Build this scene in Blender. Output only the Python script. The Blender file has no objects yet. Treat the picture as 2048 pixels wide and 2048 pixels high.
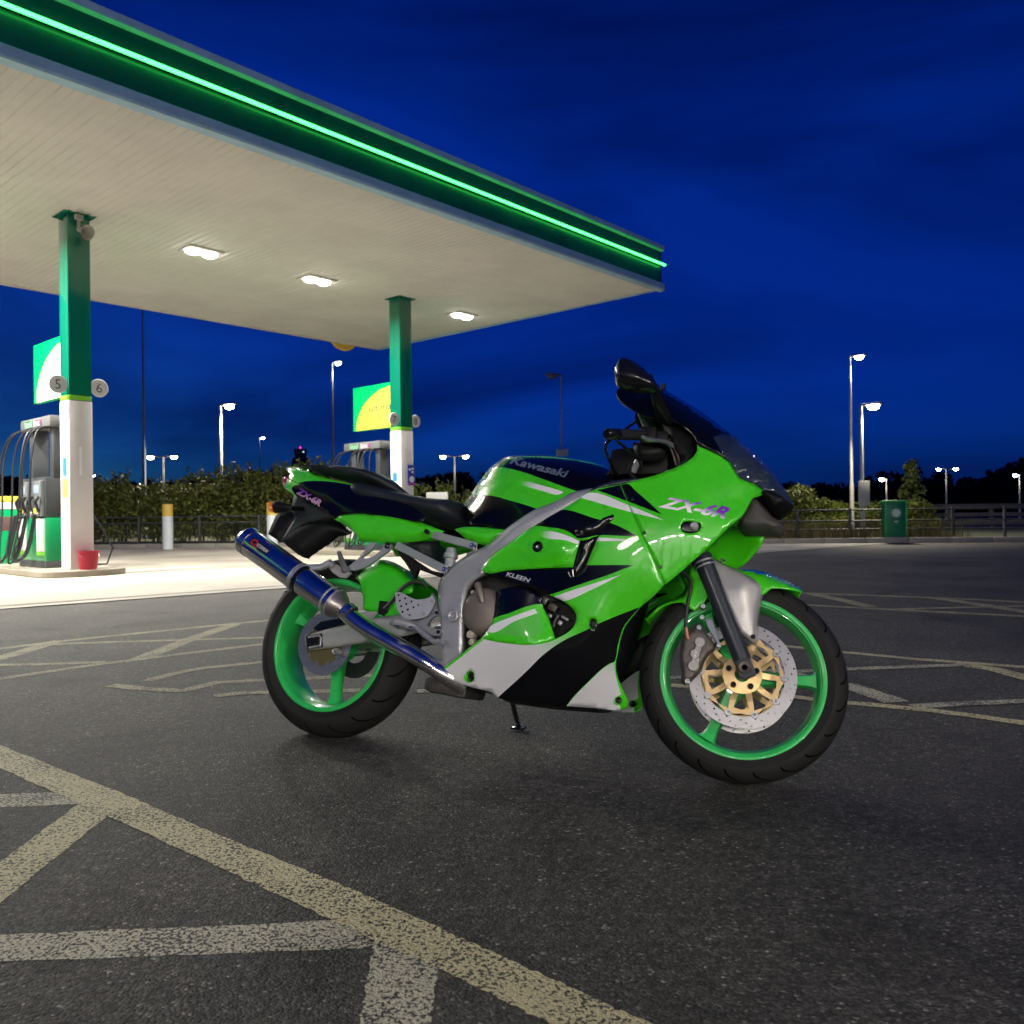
import bpy, bmesh, math, random
import numpy as np
from mathutils import Vector, Matrix, noise as mnoise
from mathutils.geometry import delaunay_2d_cdt
random.seed(7)
rad = math.radians
scene = bpy.context.scene
COL = scene.collection

# ------------------------------------------------------------------ camera
FPX, PITCH, ROLL, CAMH = 1700.2, rad(.107), rad(.679), 0.7734     # focal length in pixels of the 2048 px photograph
cam_d = bpy.data.cameras.new('camera'); cam = bpy.data.objects.new('camera', cam_d); COL.objects.link(cam)
cam_d.sensor_width = 36.0; cam_d.lens = 36.0 * FPX / 2048.0
cam_d.clip_start = 0.05; cam_d.clip_end = 3000
CR = np.array(Matrix.Rotation(PITCH, 3, 'X') @ Matrix.Rotation(ROLL, 3, 'Y'))
_m = Matrix([list(CR[0]), list(CR[1]), list(CR[2])]) @ Matrix(((1, 0, 0), (0, 0, -1), (0, 1, 0)))
cam.matrix_world = Matrix.Translation((0, 0, CAMH)) @ _m.to_4x4()
cam_d.dof.use_dof = True; cam_d.dof.focus_distance = 2.45; cam_d.dof.aperture_fstop = 7.5
scene.camera = cam

# ------------------------------------------------------------------ sky: deep blue dusk with faint cloud streaks
w = bpy.data.worlds.new('World'); scene.world = w; w.use_nodes = True
nt = w.node_tree; nt.nodes.clear()
N = nt.nodes.new; L = nt.links.new
sky = N('ShaderNodeTexSky'); sky.sky_type = 'NISHITA'; sky.sun_disc = False
sky.sun_elevation = rad(2.5); sky.sun_rotation = rad(-32); sky.altitude = 50; sky.ozone_density = 1.0
hs = N('ShaderNodeHueSaturation'); hs.inputs['Saturation'].default_value = 1.0; hs.inputs['Value'].default_value = 1.0
tint = N('ShaderNodeMixRGB'); tint.blend_type = 'MULTIPLY'; tint.inputs[0].default_value = 1; tint.inputs[2].default_value = (.004, .072, 1.0, 1)
tc = N('ShaderNodeTexCoord'); mp = N('ShaderNodeMapping'); mp.inputs['Scale'].default_value = (1.1, 1.1, 3.6); mp.inputs['Rotation'].default_value = (.12, .10, .5)
nz = N('ShaderNodeTexNoise'); nz.inputs['Scale'].default_value = 1.25; nz.inputs['Detail'].default_value = 4.5; nz.inputs['Roughness'].default_value = .5; nz.inputs['Distortion'].default_value = .8
rp = N('ShaderNodeValToRGB'); rp.color_ramp.elements[0].position = .34; rp.color_ramp.elements[0].color = (.22, .22, .28, 1); rp.color_ramp.elements[1].position = .66; rp.color_ramp.elements[1].color = (1, 1, 1, 1)
cl = N('ShaderNodeMixRGB'); cl.blend_type = 'MULTIPLY'; cl.inputs[0].default_value = .88
bg = N('ShaderNodeBackground'); bg.inputs['Strength'].default_value = .15
out = N('ShaderNodeOutputWorld')
L(tc.outputs['Generated'], mp.inputs['Vector']); L(mp.outputs[0], nz.inputs['Vector']); L(nz.outputs['Fac'], rp.inputs[0])
L(sky.outputs[0], hs.inputs['Color']); L(hs.outputs[0], tint.inputs[1]); L(rp.outputs[0], cl.inputs[2])
uni = N('ShaderNodeMixRGB'); uni.inputs[0].default_value = .5; uni.inputs[2].default_value = (.0, .15, 1.68, 1)   # the even deep blue of late dusk
L(tint.outputs[0], uni.inputs[1]); L(uni.outputs[0], cl.inputs[1]); L(cl.outputs[0], bg.inputs['Color']); L(bg.outputs[0], out.inputs[0])

vs = scene.view_settings; vs.view_transform = 'Standard'; vs.look = 'None'; vs.exposure = 0; vs.gamma = 1
scene.cycles.use_denoising = True
scene.cycles.max_bounces = 6; scene.cycles.diffuse_bounces = 3; scene.cycles.glossy_bounces = 4; scene.cycles.transmission_bounces = 6
scene.cycles.sample_clamp_indirect = 4; scene.cycles.caustics_reflective = True; scene.cycles.caustics_refractive = False

# ------------------------------------------------------------------ helpers
ORI = np.array([0, 0, CAMH])
def ray(u, v):
    return CR @ np.array([(u - 1024) / FPX, 1.0, -(v - 1024) / FPX])
def G(u, v, z=0.0):
    """photograph pixel -> the point of the level z it shows"""
    d = ray(u, v); t = (z - CAMH) / d[2]; p = ORI + d * t
    return Vector(p)
def AT(u, v, Y):
    """photograph pixel -> the point at distance Y from the camera plane"""
    d = ray(u, v); p = ORI + d * (Y / d[1]); return Vector(p)

MATS = {}
def bsdf(name, color=(.5, .5, .5), rough=.5, metal=0.0, coat=0.0, spec=.5, emit=None, estr=0.0, trans=0.0, ior=1.45,
         var=0.0, vscale=40.0, rvar=0.0, bump=0.0, bscale=200.0, alpha=1.0):
    if name in MATS: return MATS[name]
    m = bpy.data.materials.new(name); m.use_nodes = True
    t = m.node_tree; b = t.nodes['Principled BSDF']
    b.inputs['Base Color'].default_value = (*color, 1); b.inputs['Roughness'].default_value = rough
    b.inputs['Metallic'].default_value = metal; b.inputs['Coat Weight'].default_value = coat; b.inputs['Coat Roughness'].default_value = .04
    b.inputs['Specular IOR Level'].default_value = spec; b.inputs['Transmission Weight'].default_value = trans; b.inputs['IOR'].default_value = ior
    b.inputs['Alpha'].default_value = alpha
    if emit: b.inputs['Emission Color'].default_value = (*emit, 1); b.inputs['Emission Strength'].default_value = estr
    if var or rvar or bump:
        tcn = t.nodes.new('ShaderNodeTexCoord')
        n1 = t.nodes.new('ShaderNodeTexNoise'); n1.inputs['Scale'].default_value = vscale; n1.inputs['Detail'].default_value = 6; n1.inputs['Roughness'].default_value = .65
        t.links.new(tcn.outputs['Object'], n1.inputs['Vector'])
        if var:
            mx = t.nodes.new('ShaderNodeMixRGB'); mx.blend_type = 'MIX'
            mx.inputs[1].default_value = (*[c * (1 - var) for c in color], 1); mx.inputs[2].default_value = (*[min(1, c * (1 + var)) for c in color], 1)
            mr = t.nodes.new('ShaderNodeMapRange'); mr.inputs[1].default_value = .3; mr.inputs[2].default_value = .7
            t.links.new(n1.outputs['Fac'], mr.inputs[0]); t.links.new(mr.outputs[0], mx.inputs[0]); t.links.new(mx.outputs[0], b.inputs['Base Color'])
        if rvar:
            mr2 = t.nodes.new('ShaderNodeMapRange'); mr2.inputs[1].default_value = .3; mr2.inputs[2].default_value = .7
            mr2.inputs[3].default_value = max(.02, rough - rvar); mr2.inputs[4].default_value = rough + rvar
            t.links.new(n1.outputs['Fac'], mr2.inputs[0]); t.links.new(mr2.outputs[0], b.inputs['Roughness'])
        if bump:
            n2 = t.nodes.new('ShaderNodeTexNoise'); n2.inputs['Scale'].default_value = bscale; n2.inputs['Detail'].default_value = 4
            t.links.new(tcn.outputs['Object'], n2.inputs['Vector'])
            bp = t.nodes.new('ShaderNodeBump'); bp.inputs['Strength'].default_value = bump; bp.inputs['Distance'].default_value = .003
            t.links.new(n2.outputs['Fac'], bp.inputs['Height']); t.links.new(bp.outputs[0], b.inputs['Normal'])
    MATS[name] = m
    return m

def link(o, parent=None):
    COL.objects.link(o)
    if parent is not None: o.parent = parent
    return o
def empty(name, loc=(0, 0, 0), rz=0.0, parent=None):
    o = bpy.data.objects.new(name, None); o.location = loc; o.rotation_euler = (0, 0, rz); o.empty_display_size = .1
    return link(o, parent)
def tag(o, label=None, cat=None, group=None, kind=None):
    if label: o['label'] = label
    if cat: o['category'] = cat
    if group: o['group'] = group
    if kind: o['kind'] = kind
    return o
def mesh_obj(name, V, Fc, mats, parent=None, smooth=False, fm=None, sharp=None):
    me = bpy.data.meshes.new(name); me.from_pydata([tuple(v) for v in V], [], [tuple(f) for f in Fc])
    for m in (mats if isinstance(mats, (list, tuple)) else [mats]): me.materials.append(m)
    if fm is not None: me.polygons.foreach_set('material_index', list(fm))
    if smooth:
        me.polygons.foreach_set('use_smooth', [True] * len(me.polygons))
        if sharp: me.set_sharp_from_angle(angle=rad(sharp))
    me.update()
    o = bpy.data.objects.new(name, me)
    return link(o, parent)

class MB:
    """collects the boxes, tubes and lathes of ONE part"""
    def __init__(s): s.v = []; s.f = []
    def add(s, V, F):
        n = len(s.v); s.v += [Vector(p) for p in V]; s.f += [tuple(i + n for i in f) for f in F]; return s
    def box(s, c, d, R=None, bev=0.0):
        x, y, z = d[0] / 2, d[1] / 2, d[2] / 2
        bm = bmesh.new(); bmesh.ops.create_cube(bm, size=1)
        for vv in bm.verts: vv.co = Vector((vv.co.x * 2 * x, vv.co.y * 2 * y, vv.co.z * 2 * z))
        if bev: bmesh.ops.bevel(bm, geom=bm.edges[:], offset=min(bev, min(x, y, z) * .9), segments=2, profile=.6, affect='EDGES')
        bm.verts.index_update()
        V = [(R @ q.co if R else q.co) + Vector(c) for q in bm.verts]; F = [[q.index for q in f.verts] for f in bm.faces]
        bm.free(); return s.add(V, F)
    def tube(s, pts, r, seg=10, cap=True, flat=1.0):
        pts = [Vector(p) for p in pts]; n = len(pts); rs = r if isinstance(r, (list, tuple)) else [r] * n
        V = []; F = []; prev = None
        for i, p in enumerate(pts):
            t = (pts[min(i + 1, n - 1)] - pts[max(i - 1, 0)])
            t = t.normalized() if t.length > 1e-9 else Vector((0, 0, 1))
            if prev is None:
                a = Vector((0, 0, 1)) if abs(t.z) < .9 else Vector((1, 0, 0)); nx = t.cross(a).normalized()
            else:
                nx = (prev - t * prev.dot(t)); nx = nx.normalized() if nx.length > 1e-6 else t.orthogonal().normalized()
            prev = nx; ny = t.cross(nx)
            for k in range(seg):
                a = 2 * math.pi * k / seg; V.append(p + nx * (rs[i] * math.cos(a)) + ny * (rs[i] * flat * math.sin(a)))
        for i in range(n - 1):
            for k in range(seg):
                a, b2 = i * seg + k, i * seg + (k + 1) % seg; F.append((a, b2, b2 + seg, a + seg))
        if cap: F.append(tuple(reversed(range(seg)))); F.append(tuple(range((n - 1) * seg, n * seg)))
        return s.add(V, F)
    def lathe(s, prof, c, ax, up=None, seg=48, a0=0.0, a1=2 * math.pi, closed=False):
        """prof: (radius, offset along the axis) pairs"""
        ax = Vector(ax).normalized(); up = Vector(up).normalized() if up else ax.orthogonal().normalized(); sd = up.cross(ax)
        full = abs(a1 - a0) > 2 * math.pi - 1e-6; m = seg if full else seg + 1
        V = []; F = []; n = len(prof)
        for k in range(m):
            a = a0 + (a1 - a0) * k / seg; d = up * math.cos(a) + sd * math.sin(a)
            for r, o in prof: V.append(Vector(c) + d * r + ax * o)
        for k in range(seg):
            k2 = (k + 1) % m
            for i in range(n if closed else n - 1):
                j = (i + 1) % n
                F.append((k * n + i, k * n + j, k2 * n + j, k2 * n + i))
        if closed and not full:
            F.append(tuple(range(n - 1, -1, -1))); F.append(tuple((m - 1) * n + i for i in range(n)))
        return s.add(V, F)
    def prism(s, poly, ax, off, thick):
        """poly: 3D points of a planar outline, pushed along ax from off to off+thick"""
        ax = Vector(ax); n = len(poly); V = [Vector(p) + ax * off for p in poly] + [Vector(p) + ax * (off + thick) for p in poly]
        F = [tuple(range(n - 1, -1, -1)), tuple(range(n, 2 * n))] + [(i, (i + 1) % n, n + (i + 1) % n, n + i) for i in range(n)]
        return s.add(V, F)
    def build(s, name, m, parent=None, smooth=True, sharp=35, bev=0.0):
        bm = bmesh.new(); vs_ = [bm.verts.new(p) for p in s.v]
        for f in s.f:
            if len(set(f)) > 2:
                try: bm.faces.new([vs_[i] for i in f])
                except ValueError: pass
        bmesh.ops.remove_doubles(bm, verts=bm.verts[:], dist=1e-6)
        bmesh.ops.recalc_face_normals(bm, faces=bm.faces[:])
        me = bpy.data.meshes.new(name); bm.to_mesh(me); bm.free(); me.materials.append(m)
        if smooth:
            me.polygons.foreach_set('use_smooth', [True] * len(me.polygons)); me.set_sharp_from_angle(angle=rad(sharp))
        o = bpy.data.objects.new(name, me); link(o, parent)
        if bev:
            b = o.modifiers.new('bevel', 'BEVEL'); b.width = bev; b.segments = 2; b.limit_method = 'ANGLE'; b.angle_limit = rad(40)
        return o
def copy_tree(o, parent=None):
    c = o.copy(); link(c, parent)
    for ch in list(o.children): copy_tree(ch, c)
    return c
def text_mesh(s, slant=0.0, bold=0.0, seg=2):
    """2D outline of a word: height 1 = cap height, returns verts, faces, width"""
    cu = bpy.data.curves.new('word', 'FONT'); cu.body = s; cu.size = 1.0; cu.shear = slant; cu.offset = bold; cu.resolution_u = seg
    ob = bpy.data.objects.new('word', cu); COL.objects.link(ob)
    dg = bpy.context.evaluated_depsgraph_get(); me = bpy.data.meshes.new_from_object(ob.evaluated_get(dg))
    bm = bmesh.new(); bm.from_mesh(me); bmesh.ops.triangulate(bm, faces=bm.faces[:])
    bmesh.ops.subdivide_edges(bm, edges=[e for e in bm.edges if e.calc_length() > .25], cuts=2)
    bmesh.ops.triangulate(bm, faces=bm.faces[:])
    bm.verts.index_update(); V = [(v.co.x, v.co.y) for v in bm.verts]; F = [[v.index for v in f.verts] for f in bm.faces]
    bm.free(); bpy.data.objects.remove(ob); bpy.data.meshes.remove(me); bpy.data.curves.remove(cu)
    x0 = min(a for a, _ in V); x1 = max(a for a, _ in V); y1 = .70
    return [((a - x0) / y1, b / y1) for a, b in V], F, (x1 - x0) / y1
def flat_text(name, s, origin, dx, dz, height, m, parent, slant=0.0, bold=0.0, width=None, lift=None):
    """lettering laid on a plane: origin lower left, dx reading direction, dz up, unit vectors"""
    V, F, wd = text_mesh(s, slant, bold); k = (width / wd / height) if width else 1.0
    dx = Vector(dx); dz = Vector(dz); o = Vector(origin) + (Vector(lift) if lift else Vector((0, 0, 0)))
    return mesh_obj(name, [o + dx * (a * height * k) + dz * (b * height) for a, b in V], F, m, parent)
# ================================================================== ground materials
def asphalt_nodes(t):
    """aggregate: stone-sized cells, grime clouds; returns colour, bump, height sockets"""
    n = t.nodes.new; l = t.links.new
    tc = n('ShaderNodeTexCoord')
    v = n('ShaderNodeTexVoronoi'); v.inputs['Scale'].default_value = 175; v.inputs['Randomness'].default_value = 1
    v2 = n('ShaderNodeTexVoronoi'); v2.inputs['Scale'].default_value = 60
    big = n('ShaderNodeTexNoise'); big.inputs['Scale'].default_value = .7; big.inputs['Detail'].default_value = 8; big.inputs['Roughness'].default_value = .6
    mid = n('ShaderNodeTexNoise'); mid.inputs['Scale'].default_value = 34; mid.inputs['Detail'].default_value = 5; mid.inputs['Roughness'].default_value = .7
    for x in (v, v2, big, mid): l(tc.outputs['Object'], x.inputs['Vector'])
    sep = n('ShaderNodeSeparateColor'); l(v.outputs['Color'], sep.inputs[0])
    rp = n('ShaderNodeValToRGB'); e = rp.color_ramp.elements
    e[0].position = 0; e[0].color = (.028, .026, .022, 1); e[1].position = 1; e[1].color = (.33, .31, .26, 1)
    for p, c in ((.45, .056), (.8, .088), (.955, .115), (.985, .21)):
        k = e.new(p); k.color = (c * .93, c * .875, c * .745, 1)
    l(sep.outputs[0], rp.inputs[0])
    m1 = n('ShaderNodeMixRGB'); m1.blend_type = 'MULTIPLY'; m1.inputs[0].default_value = 1
    r2 = n('ShaderNodeValToRGB'); r2.color_ramp.elements[0].position = .32; r2.color_ramp.elements[0].color = (.50, .50, .52, 1); r2.color_ramp.elements[1].position = .68; r2.color_ramp.elements[1].color = (1.4, 1.38, 1.34, 1)
    l(big.outputs['Fac'], r2.inputs[0]); l(rp.outputs[0], m1.inputs[1]); l(r2.outputs[0], m1.inputs[2])
    m2 = n('ShaderNodeMixRGB'); m2.blend_type = 'MULTIPLY'; m2.inputs[0].default_value = .8
    r3 = n('ShaderNodeValToRGB'); r3.color_ramp.elements[0].position = .36; r3.color_ramp.elements[0].color = (.45, .45, .45, 1); r3.color_ramp.elements[1].position = .62; r3.color_ramp.elements[1].color = (1.35, 1.35, 1.35, 1)
    l(mid.outputs['Fac'], r3.inputs[0]); l(m1.outputs[0], m2.inputs[1]); l(r3.outputs[0], m2.inputs[2])
    oil = n('ShaderNodeTexNoise'); oil.inputs['Scale'].default_value = 2.1; oil.inputs['Detail'].default_value = 3; oil.inputs['Distortion'].default_value = .6; l(tc.outputs['Object'], oil.inputs['Vector'])
    ro_ = n('ShaderNodeValToRGB'); ro_.color_ramp.elements[0].position = .56; ro_.color_ramp.elements[0].color = (1, 1, 1, 1); ro_.color_ramp.elements[1].position = .70; ro_.color_ramp.elements[1].color = (.58, .57, .57, 1); l(oil.outputs['Fac'], ro_.inputs[0])
    mo = n('ShaderNodeMixRGB'); mo.blend_type = 'MULTIPLY'; mo.inputs[0].default_value = 1; l(m2.outputs[0], mo.inputs[1]); l(ro_.outputs[0], mo.inputs[2]); m2 = mo
    # scattered pale chips and trodden gum
    v3 = n('ShaderNodeTexVoronoi'); v3.inputs['Scale'].default_value = 8.5; l(tc.outputs['Object'], v3.inputs['Vector'])
    wob = n('ShaderNodeMath'); wob.operation = 'MULTIPLY_ADD'; wob.inputs[1].default_value = .05; l(mid.outputs['Fac'], wob.inputs[0]); l(v3.outputs['Distance'], wob.inputs[2])
    s3 = n('ShaderNodeSeparateColor'); l(v3.outputs['Color'], s3.inputs[0])
    lim = n('ShaderNodeMath'); lim.operation = 'MULTIPLY_ADD'; lim.inputs[1].default_value = .055; lim.inputs[2].default_value = .022; l(s3.outputs[1], lim.inputs[0])
    ls = n('ShaderNodeMath'); ls.operation = 'LESS_THAN'; l(wob.outputs[0], ls.inputs[0]); l(lim.outputs[0], ls.inputs[1])
    m3 = n('ShaderNodeMixRGB'); m3.inputs[2].default_value = (.26, .25, .22, 1); l(ls.outputs[0], m3.inputs[0]); l(m2.outputs[0], m3.inputs[1]); m2 = m3
    # relief: rounded stones with gaps
    inv = n('ShaderNodeMath'); inv.operation = 'SUBTRACT'; inv.inputs[0].default_value = 1; l(v.outputs['Distance'], inv.inputs[1])
    ad = n('ShaderNodeMath'); ad.operation = 'ADD'; l(inv.outputs[0], ad.inputs[0]); l(mid.outputs['Fac'], ad.inputs[1])
    bp = n('ShaderNodeBump'); bp.inputs['Strength'].default_value = .9; bp.inputs['Distance'].default_value = .005; l(ad.outputs[0], bp.inputs['Height'])
    return tc, m2, bp, ad, mid, v2
def make_asphalt():
    m = bpy.data.materials.new('asphalt'); m.use_nodes = True; t = m.node_tree; b = t.nodes['Principled BSDF']
    tc, c, bp, h, _, _ = asphalt_nodes(t)
    t.links.new(c.outputs[0], b.inputs['Base Color']); t.links.new(bp.outputs[0], b.inputs['Normal'])
    b.inputs['Roughness'].default_value = .72; b.inputs['Specular IOR Level'].default_value = .35
    return m
def make_paint(name, col, worn):
    """road paint worn through to the aggregate"""
    m = bpy.data.materials.new(name); m.use_nodes = True; t = m.node_tree; b = t.nodes['Principled BSDF']
    tc, c, bp, h, mid, v2 = asphalt_nodes(t); n = t.nodes.new; l = t.links.new
    n2 = n('ShaderNodeTexNoise'); n2.inputs['Scale'].default_value = 120; n2.inputs['Detail'].default_value = 2.5; n2.inputs['Roughness'].default_value = .6
    n3 = n('ShaderNodeTexNoise'); n3.inputs['Scale'].default_value = 7; n3.inputs['Detail'].default_value = 5
    l(tc.outputs['Object'], n2.inputs['Vector']); l(tc.outputs['Object'], n3.inputs['Vector'])
    a = n('ShaderNodeMath'); a.operation = 'MULTIPLY_ADD'; a.inputs[1].default_value = .30; l(n3.outputs['Fac'], a.inputs[0]); l(n2.outputs['Fac'], a.inputs[2])
    r = n('ShaderNodeValToRGB'); r.color_ramp.elements[0].position = worn; r.color_ramp.elements[1].position = worn + .05
    l(a.outputs[0], r.inputs[0])
    pc = n('ShaderNodeMixRGB'); pc.inputs[1].default_value = (*[x * .62 for x in col], 1); pc.inputs[2].default_value = (*col, 1); l(mid.outputs['Fac'], pc.inputs[0])
    mx = n('ShaderNodeMixRGB'); l(r.outputs[0], mx.inputs[0]); l(c.outputs[0], mx.inputs[1]); l(pc.outputs[0], mx.inputs[2])
    l(mx.outputs[0], b.inputs['Base Color']); l(bp.outputs[0], b.inputs['Normal']); b.inputs['Roughness'].default_value = .68
    return m
def make_concrete(name='concrete', col=(.42, .38, .31)):
    m = bpy.data.materials.new(name); m.use_nodes = True; t = m.node_tree; b = t.nodes['Principled BSDF']; n = t.nodes.new; l = t.links.new
    tc = n('ShaderNodeTexCoord'); a = n('ShaderNodeTexNoise'); a.inputs['Scale'].default_value = .55; a.inputs['Detail'].default_value = 8; a.inputs['Roughness'].default_value = .62
    f = n('ShaderNodeTexNoise'); f.inputs['Scale'].default_value = 60; f.inputs['Detail'].default_value = 4
    l(tc.outputs['Object'], a.inputs['Vector']); l(tc.outputs['Object'], f.inputs['Vector'])
    r = n('ShaderNodeValToRGB'); r.color_ramp.elements[0].position = .3; r.color_ramp.elements[0].color = (*[x * .55 for x in col], 1); r.color_ramp.elements[1].position = .6; r.color_ramp.elements[1].color = (*col, 1)
    l(a.outputs['Fac'], r.inputs[0])
    m2 = n('ShaderNodeMixRGB'); m2.blend_type = 'MULTIPLY'; m2.inputs[0].default_value = .35; l(r.outputs[0], m2.inputs[1]); l(f.outputs['Fac'], m2.inputs[2])
    l(m2.outputs[0], b.inputs['Base Color']); b.inputs['Roughness'].default_value = .7
    bp = n('ShaderNodeBump'); bp.inputs['Strength'].default_value = .3; bp.inputs['Distance'].default_value = .003; l(f.outputs['Fac'], bp.inputs['Height']); l(bp.outputs[0], b.inputs['Normal'])
    return m
M_ASPH = make_asphalt(); M_CONC = make_concrete(); M_YEL = make_paint('worn_cream_paint', (.68, .60, .33), .575); M_WHT = make_paint('worn_pale_paint', (.60, .555, .39), .60)
M_YEL2 = make_paint('faded_cream_paint', (.46, .41, .21), .615)
M_VERGE = bsdf('verge_soil', (.035, .04, .018), .95, var=.5, vscale=3, bump=.8, bscale=30)

# ================================================================== ground, forecourt, verge
def quad_sheet(name, pts, m, z=None, parent=None):
    V = [Vector((p[0], p[1], z if z is not None else p[2])) for p in pts]
    return mesh_obj(name, V, [tuple(range(len(V)))], m, parent)
ground = quad_sheet('asphalt_ground', [(-700, -300), (700, -300), (700, 1500), (-700, 1500)], M_ASPH, 0.0); tag(ground, kind='structure')
D1 = Vector((.666, .746, 0)).normalized(); D2 = Vector((-D1.y, D1.x, 0))
s0, s1 = G(0, 1219), G(565, 1177); sd = (s1 - s0).normalized(); sn = Vector((-sd.y, sd.x, 0))
fA, fB = G(200, 1096), G(1900, 1083)                      # foot of the railings
fd = (fB - fA).normalized(); fn = Vector((-fd.y, fd.x, 0))
def on_line(p, d, q, e):                                   # crossing of two lines on the ground
    k = ((q - p).x * e.y - (q - p).y * e.x) / (d.x * e.y - d.y * e.x); return p + d * k
kerb0 = fA - fn * .55
hit = on_line(s0, sd, kerb0, fd)
slab = quad_sheet('concrete_forecourt', [s0 - sd * 25, hit, kerb0 - fd * 40], M_CONC, .004); tag(slab, kind='structure')
edge = MB()
for a, b, z, m, nm in ((.0, .085, .010, None, 'slab_edge_strip'),):
    p, q = s0 - sd * 25, s0 + sd * 19
    eo = mesh_obj(nm, [p - sn * .03 + Vector((0, 0, .009)), q - sn * .03 + Vector((0, 0, .009)), q + sn * .075 + Vector((0, 0, .009)), p + sn * .075 + Vector((0, 0, .009))], [(0, 1, 2, 3)], make_concrete('edge_concrete', (.5, .47, .4)), slab)
    p, q = p + sn * .24, q + sn * .24
    mesh_obj('drain_joint', [p + Vector((0, 0, .008)), q + Vector((0, 0, .008)), q + sn * .05 + Vector((0, 0, .008)), p + sn * .05 + Vector((0, 0, .008))], [(0, 1, 2, 3)], bsdf('joint_sealant', (.10, .09, .075), .8, var=.4), slab)
M_KERB = make_concrete('kerb_concrete', (.34, .32, .27))
for k in range(46):                                        # kerb stones along the railings
    a = kerb0 - fd * 14 + fd * (k * .92); b = a + fd * .905
    kb = MB().box((a + b) / 2 + Vector((0, 0, .05)), (.905, .14, .13 + .004 * (k % 3)), Matrix.Rotation(math.atan2(fd.y, fd.x), 3, 'Z'), .012).build('kerb_stone', M_KERB, slab)
verge = quad_sheet('verge', [kerb0 - fd * 60 + fn * .06, kerb0 + fd * 60 + fn * .06, kerb0 + fd * 200 + fn * 300, kerb0 - fd * 300 + fn * 300], M_VERGE, .085); tag(verge, kind='structure')

# ---- painted lines (each a ribbon a few millimetres above the asphalt, edges a little ragged)
def ribbon(px, wpx, m, zlift, name='painted_line', ext0=0.0, ext1=0.0):
    ctr = []
    for i, (u, v) in enumerate(px):
        a = G(u, v); ctr.append((a, (G(u, v + wpx / 2) - G(u, v - wpx / 2)).length if not isinstance(wpx, (list, tuple)) else wpx[i]))
    wid = sorted(c[1] for c in ctr)[len(ctr) // 2]
    P = [c[0] for c in ctr]
    if ext0: P[0] = P[0] - (P[1] - P[0]).normalized() * ext0
    if ext1: P[-1] = P[-1] + (P[-1] - P[-2]).normalized() * ext1
    W_ = min(.13, max(.07, wid * .5))
    line_mesh(P, W_, m, zlift, name)
def line_mesh(P, W_, m, zlift, name='painted_line'):
    S = []
    for i in range(len(P) - 1):
        n = max(1, int((P[i + 1] - P[i]).length / .06))
        for k in range(n): S.append(P[i].lerp(P[i + 1], k / n))
    S.append(P[-1]); V = []; F = []
    rr = random.Random(int(P[0].x * 1000))
    for i, p in enumerate(S):
        t = (S[min(i + 1, len(S) - 1)] - S[max(i - 1, 0)]); t.z = 0; t.normalize(); nn = Vector((-t.y, t.x, 0))
        for s in (-1, 1): V.append(Vector((p.x, p.y, zlift)) + nn * s * (W_ / 2 + rr.uniform(-.004, .004)))
        if i: F.append((2 * i - 2, 2 * i, 2 * i + 1, 2 * i - 1))
    return mesh_obj(name, V, F, m, ground)
def poly_line(edge_a, edge_b, m, z):
    """a line given by both of its painted edges"""
    def dens(e):
        P = [G(*q) for q in e]; out = []
        for i in range(len(P) - 1):
            for k in range(24): out.append(P[i].lerp(P[i + 1], k / 24))
        return out + [P[-1]]
    A_, B_ = dens(edge_a), dens(edge_b); rr = random.Random(3)
    V = []; F = []
    for i, (a, b) in enumerate(zip(A_, B_)):
        j = Vector((rr.uniform(-.003, .003), rr.uniform(-.003, .003), 0)); k = Vector((rr.uniform(-.003, .003), rr.uniform(-.003, .003), 0))
        V += [Vector((a.x, a.y, z)) + j, Vector((b.x, b.y, z)) + k]
        if i: F.append((2 * i - 2, 2 * i, 2 * i + 1, 2 * i - 1))
    mesh_obj('painted_line', V, F, m, ground)
poly_line([(-300, 1383), (0, 1491), (243, 1587), (466, 1683), (673, 1766), (1000, 1911), (1345, 2070)], [(-300, 1415), (0, 1537), (212, 1631), (466, 1748), (668, 1843), (880, 1939), (1140, 2070)], M_YEL, .0016)
poly_line([(-250, 1607), (0, 1589), (150, 1583), (215, 1588)], [(-250, 1639), (0, 1615), (165, 1608), (230, 1612)], M_WHT, .0008)
poly_line([(-150, 1850), (0, 1724), (155, 1610), (185, 1590)], [(-150, 1948), (0, 1807), (212, 1634), (250, 1604)], M_YEL, .0010)
poly_line([(-300, 1887), (0, 1870), (668, 1842), (760, 1838)], [(-300, 1952), (0, 1924), (745, 1896), (830, 1892)], M_WHT, .0008)
poly_line([(760, 1840), (745, 1900), (719, 2048), (706, 2130)], [(880, 1890), (875, 1947), (859, 2048), (852, 2130)], M_WHT, .0012)
q6 = lambda *a: [(x / 3.45, 1100 + y / 3.45) for x, y in a]
q7 = lambda *a: [(1560 + x / 3.959, 1120 + y / 3.959) for x, y in a]
z_ = .0010
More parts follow.
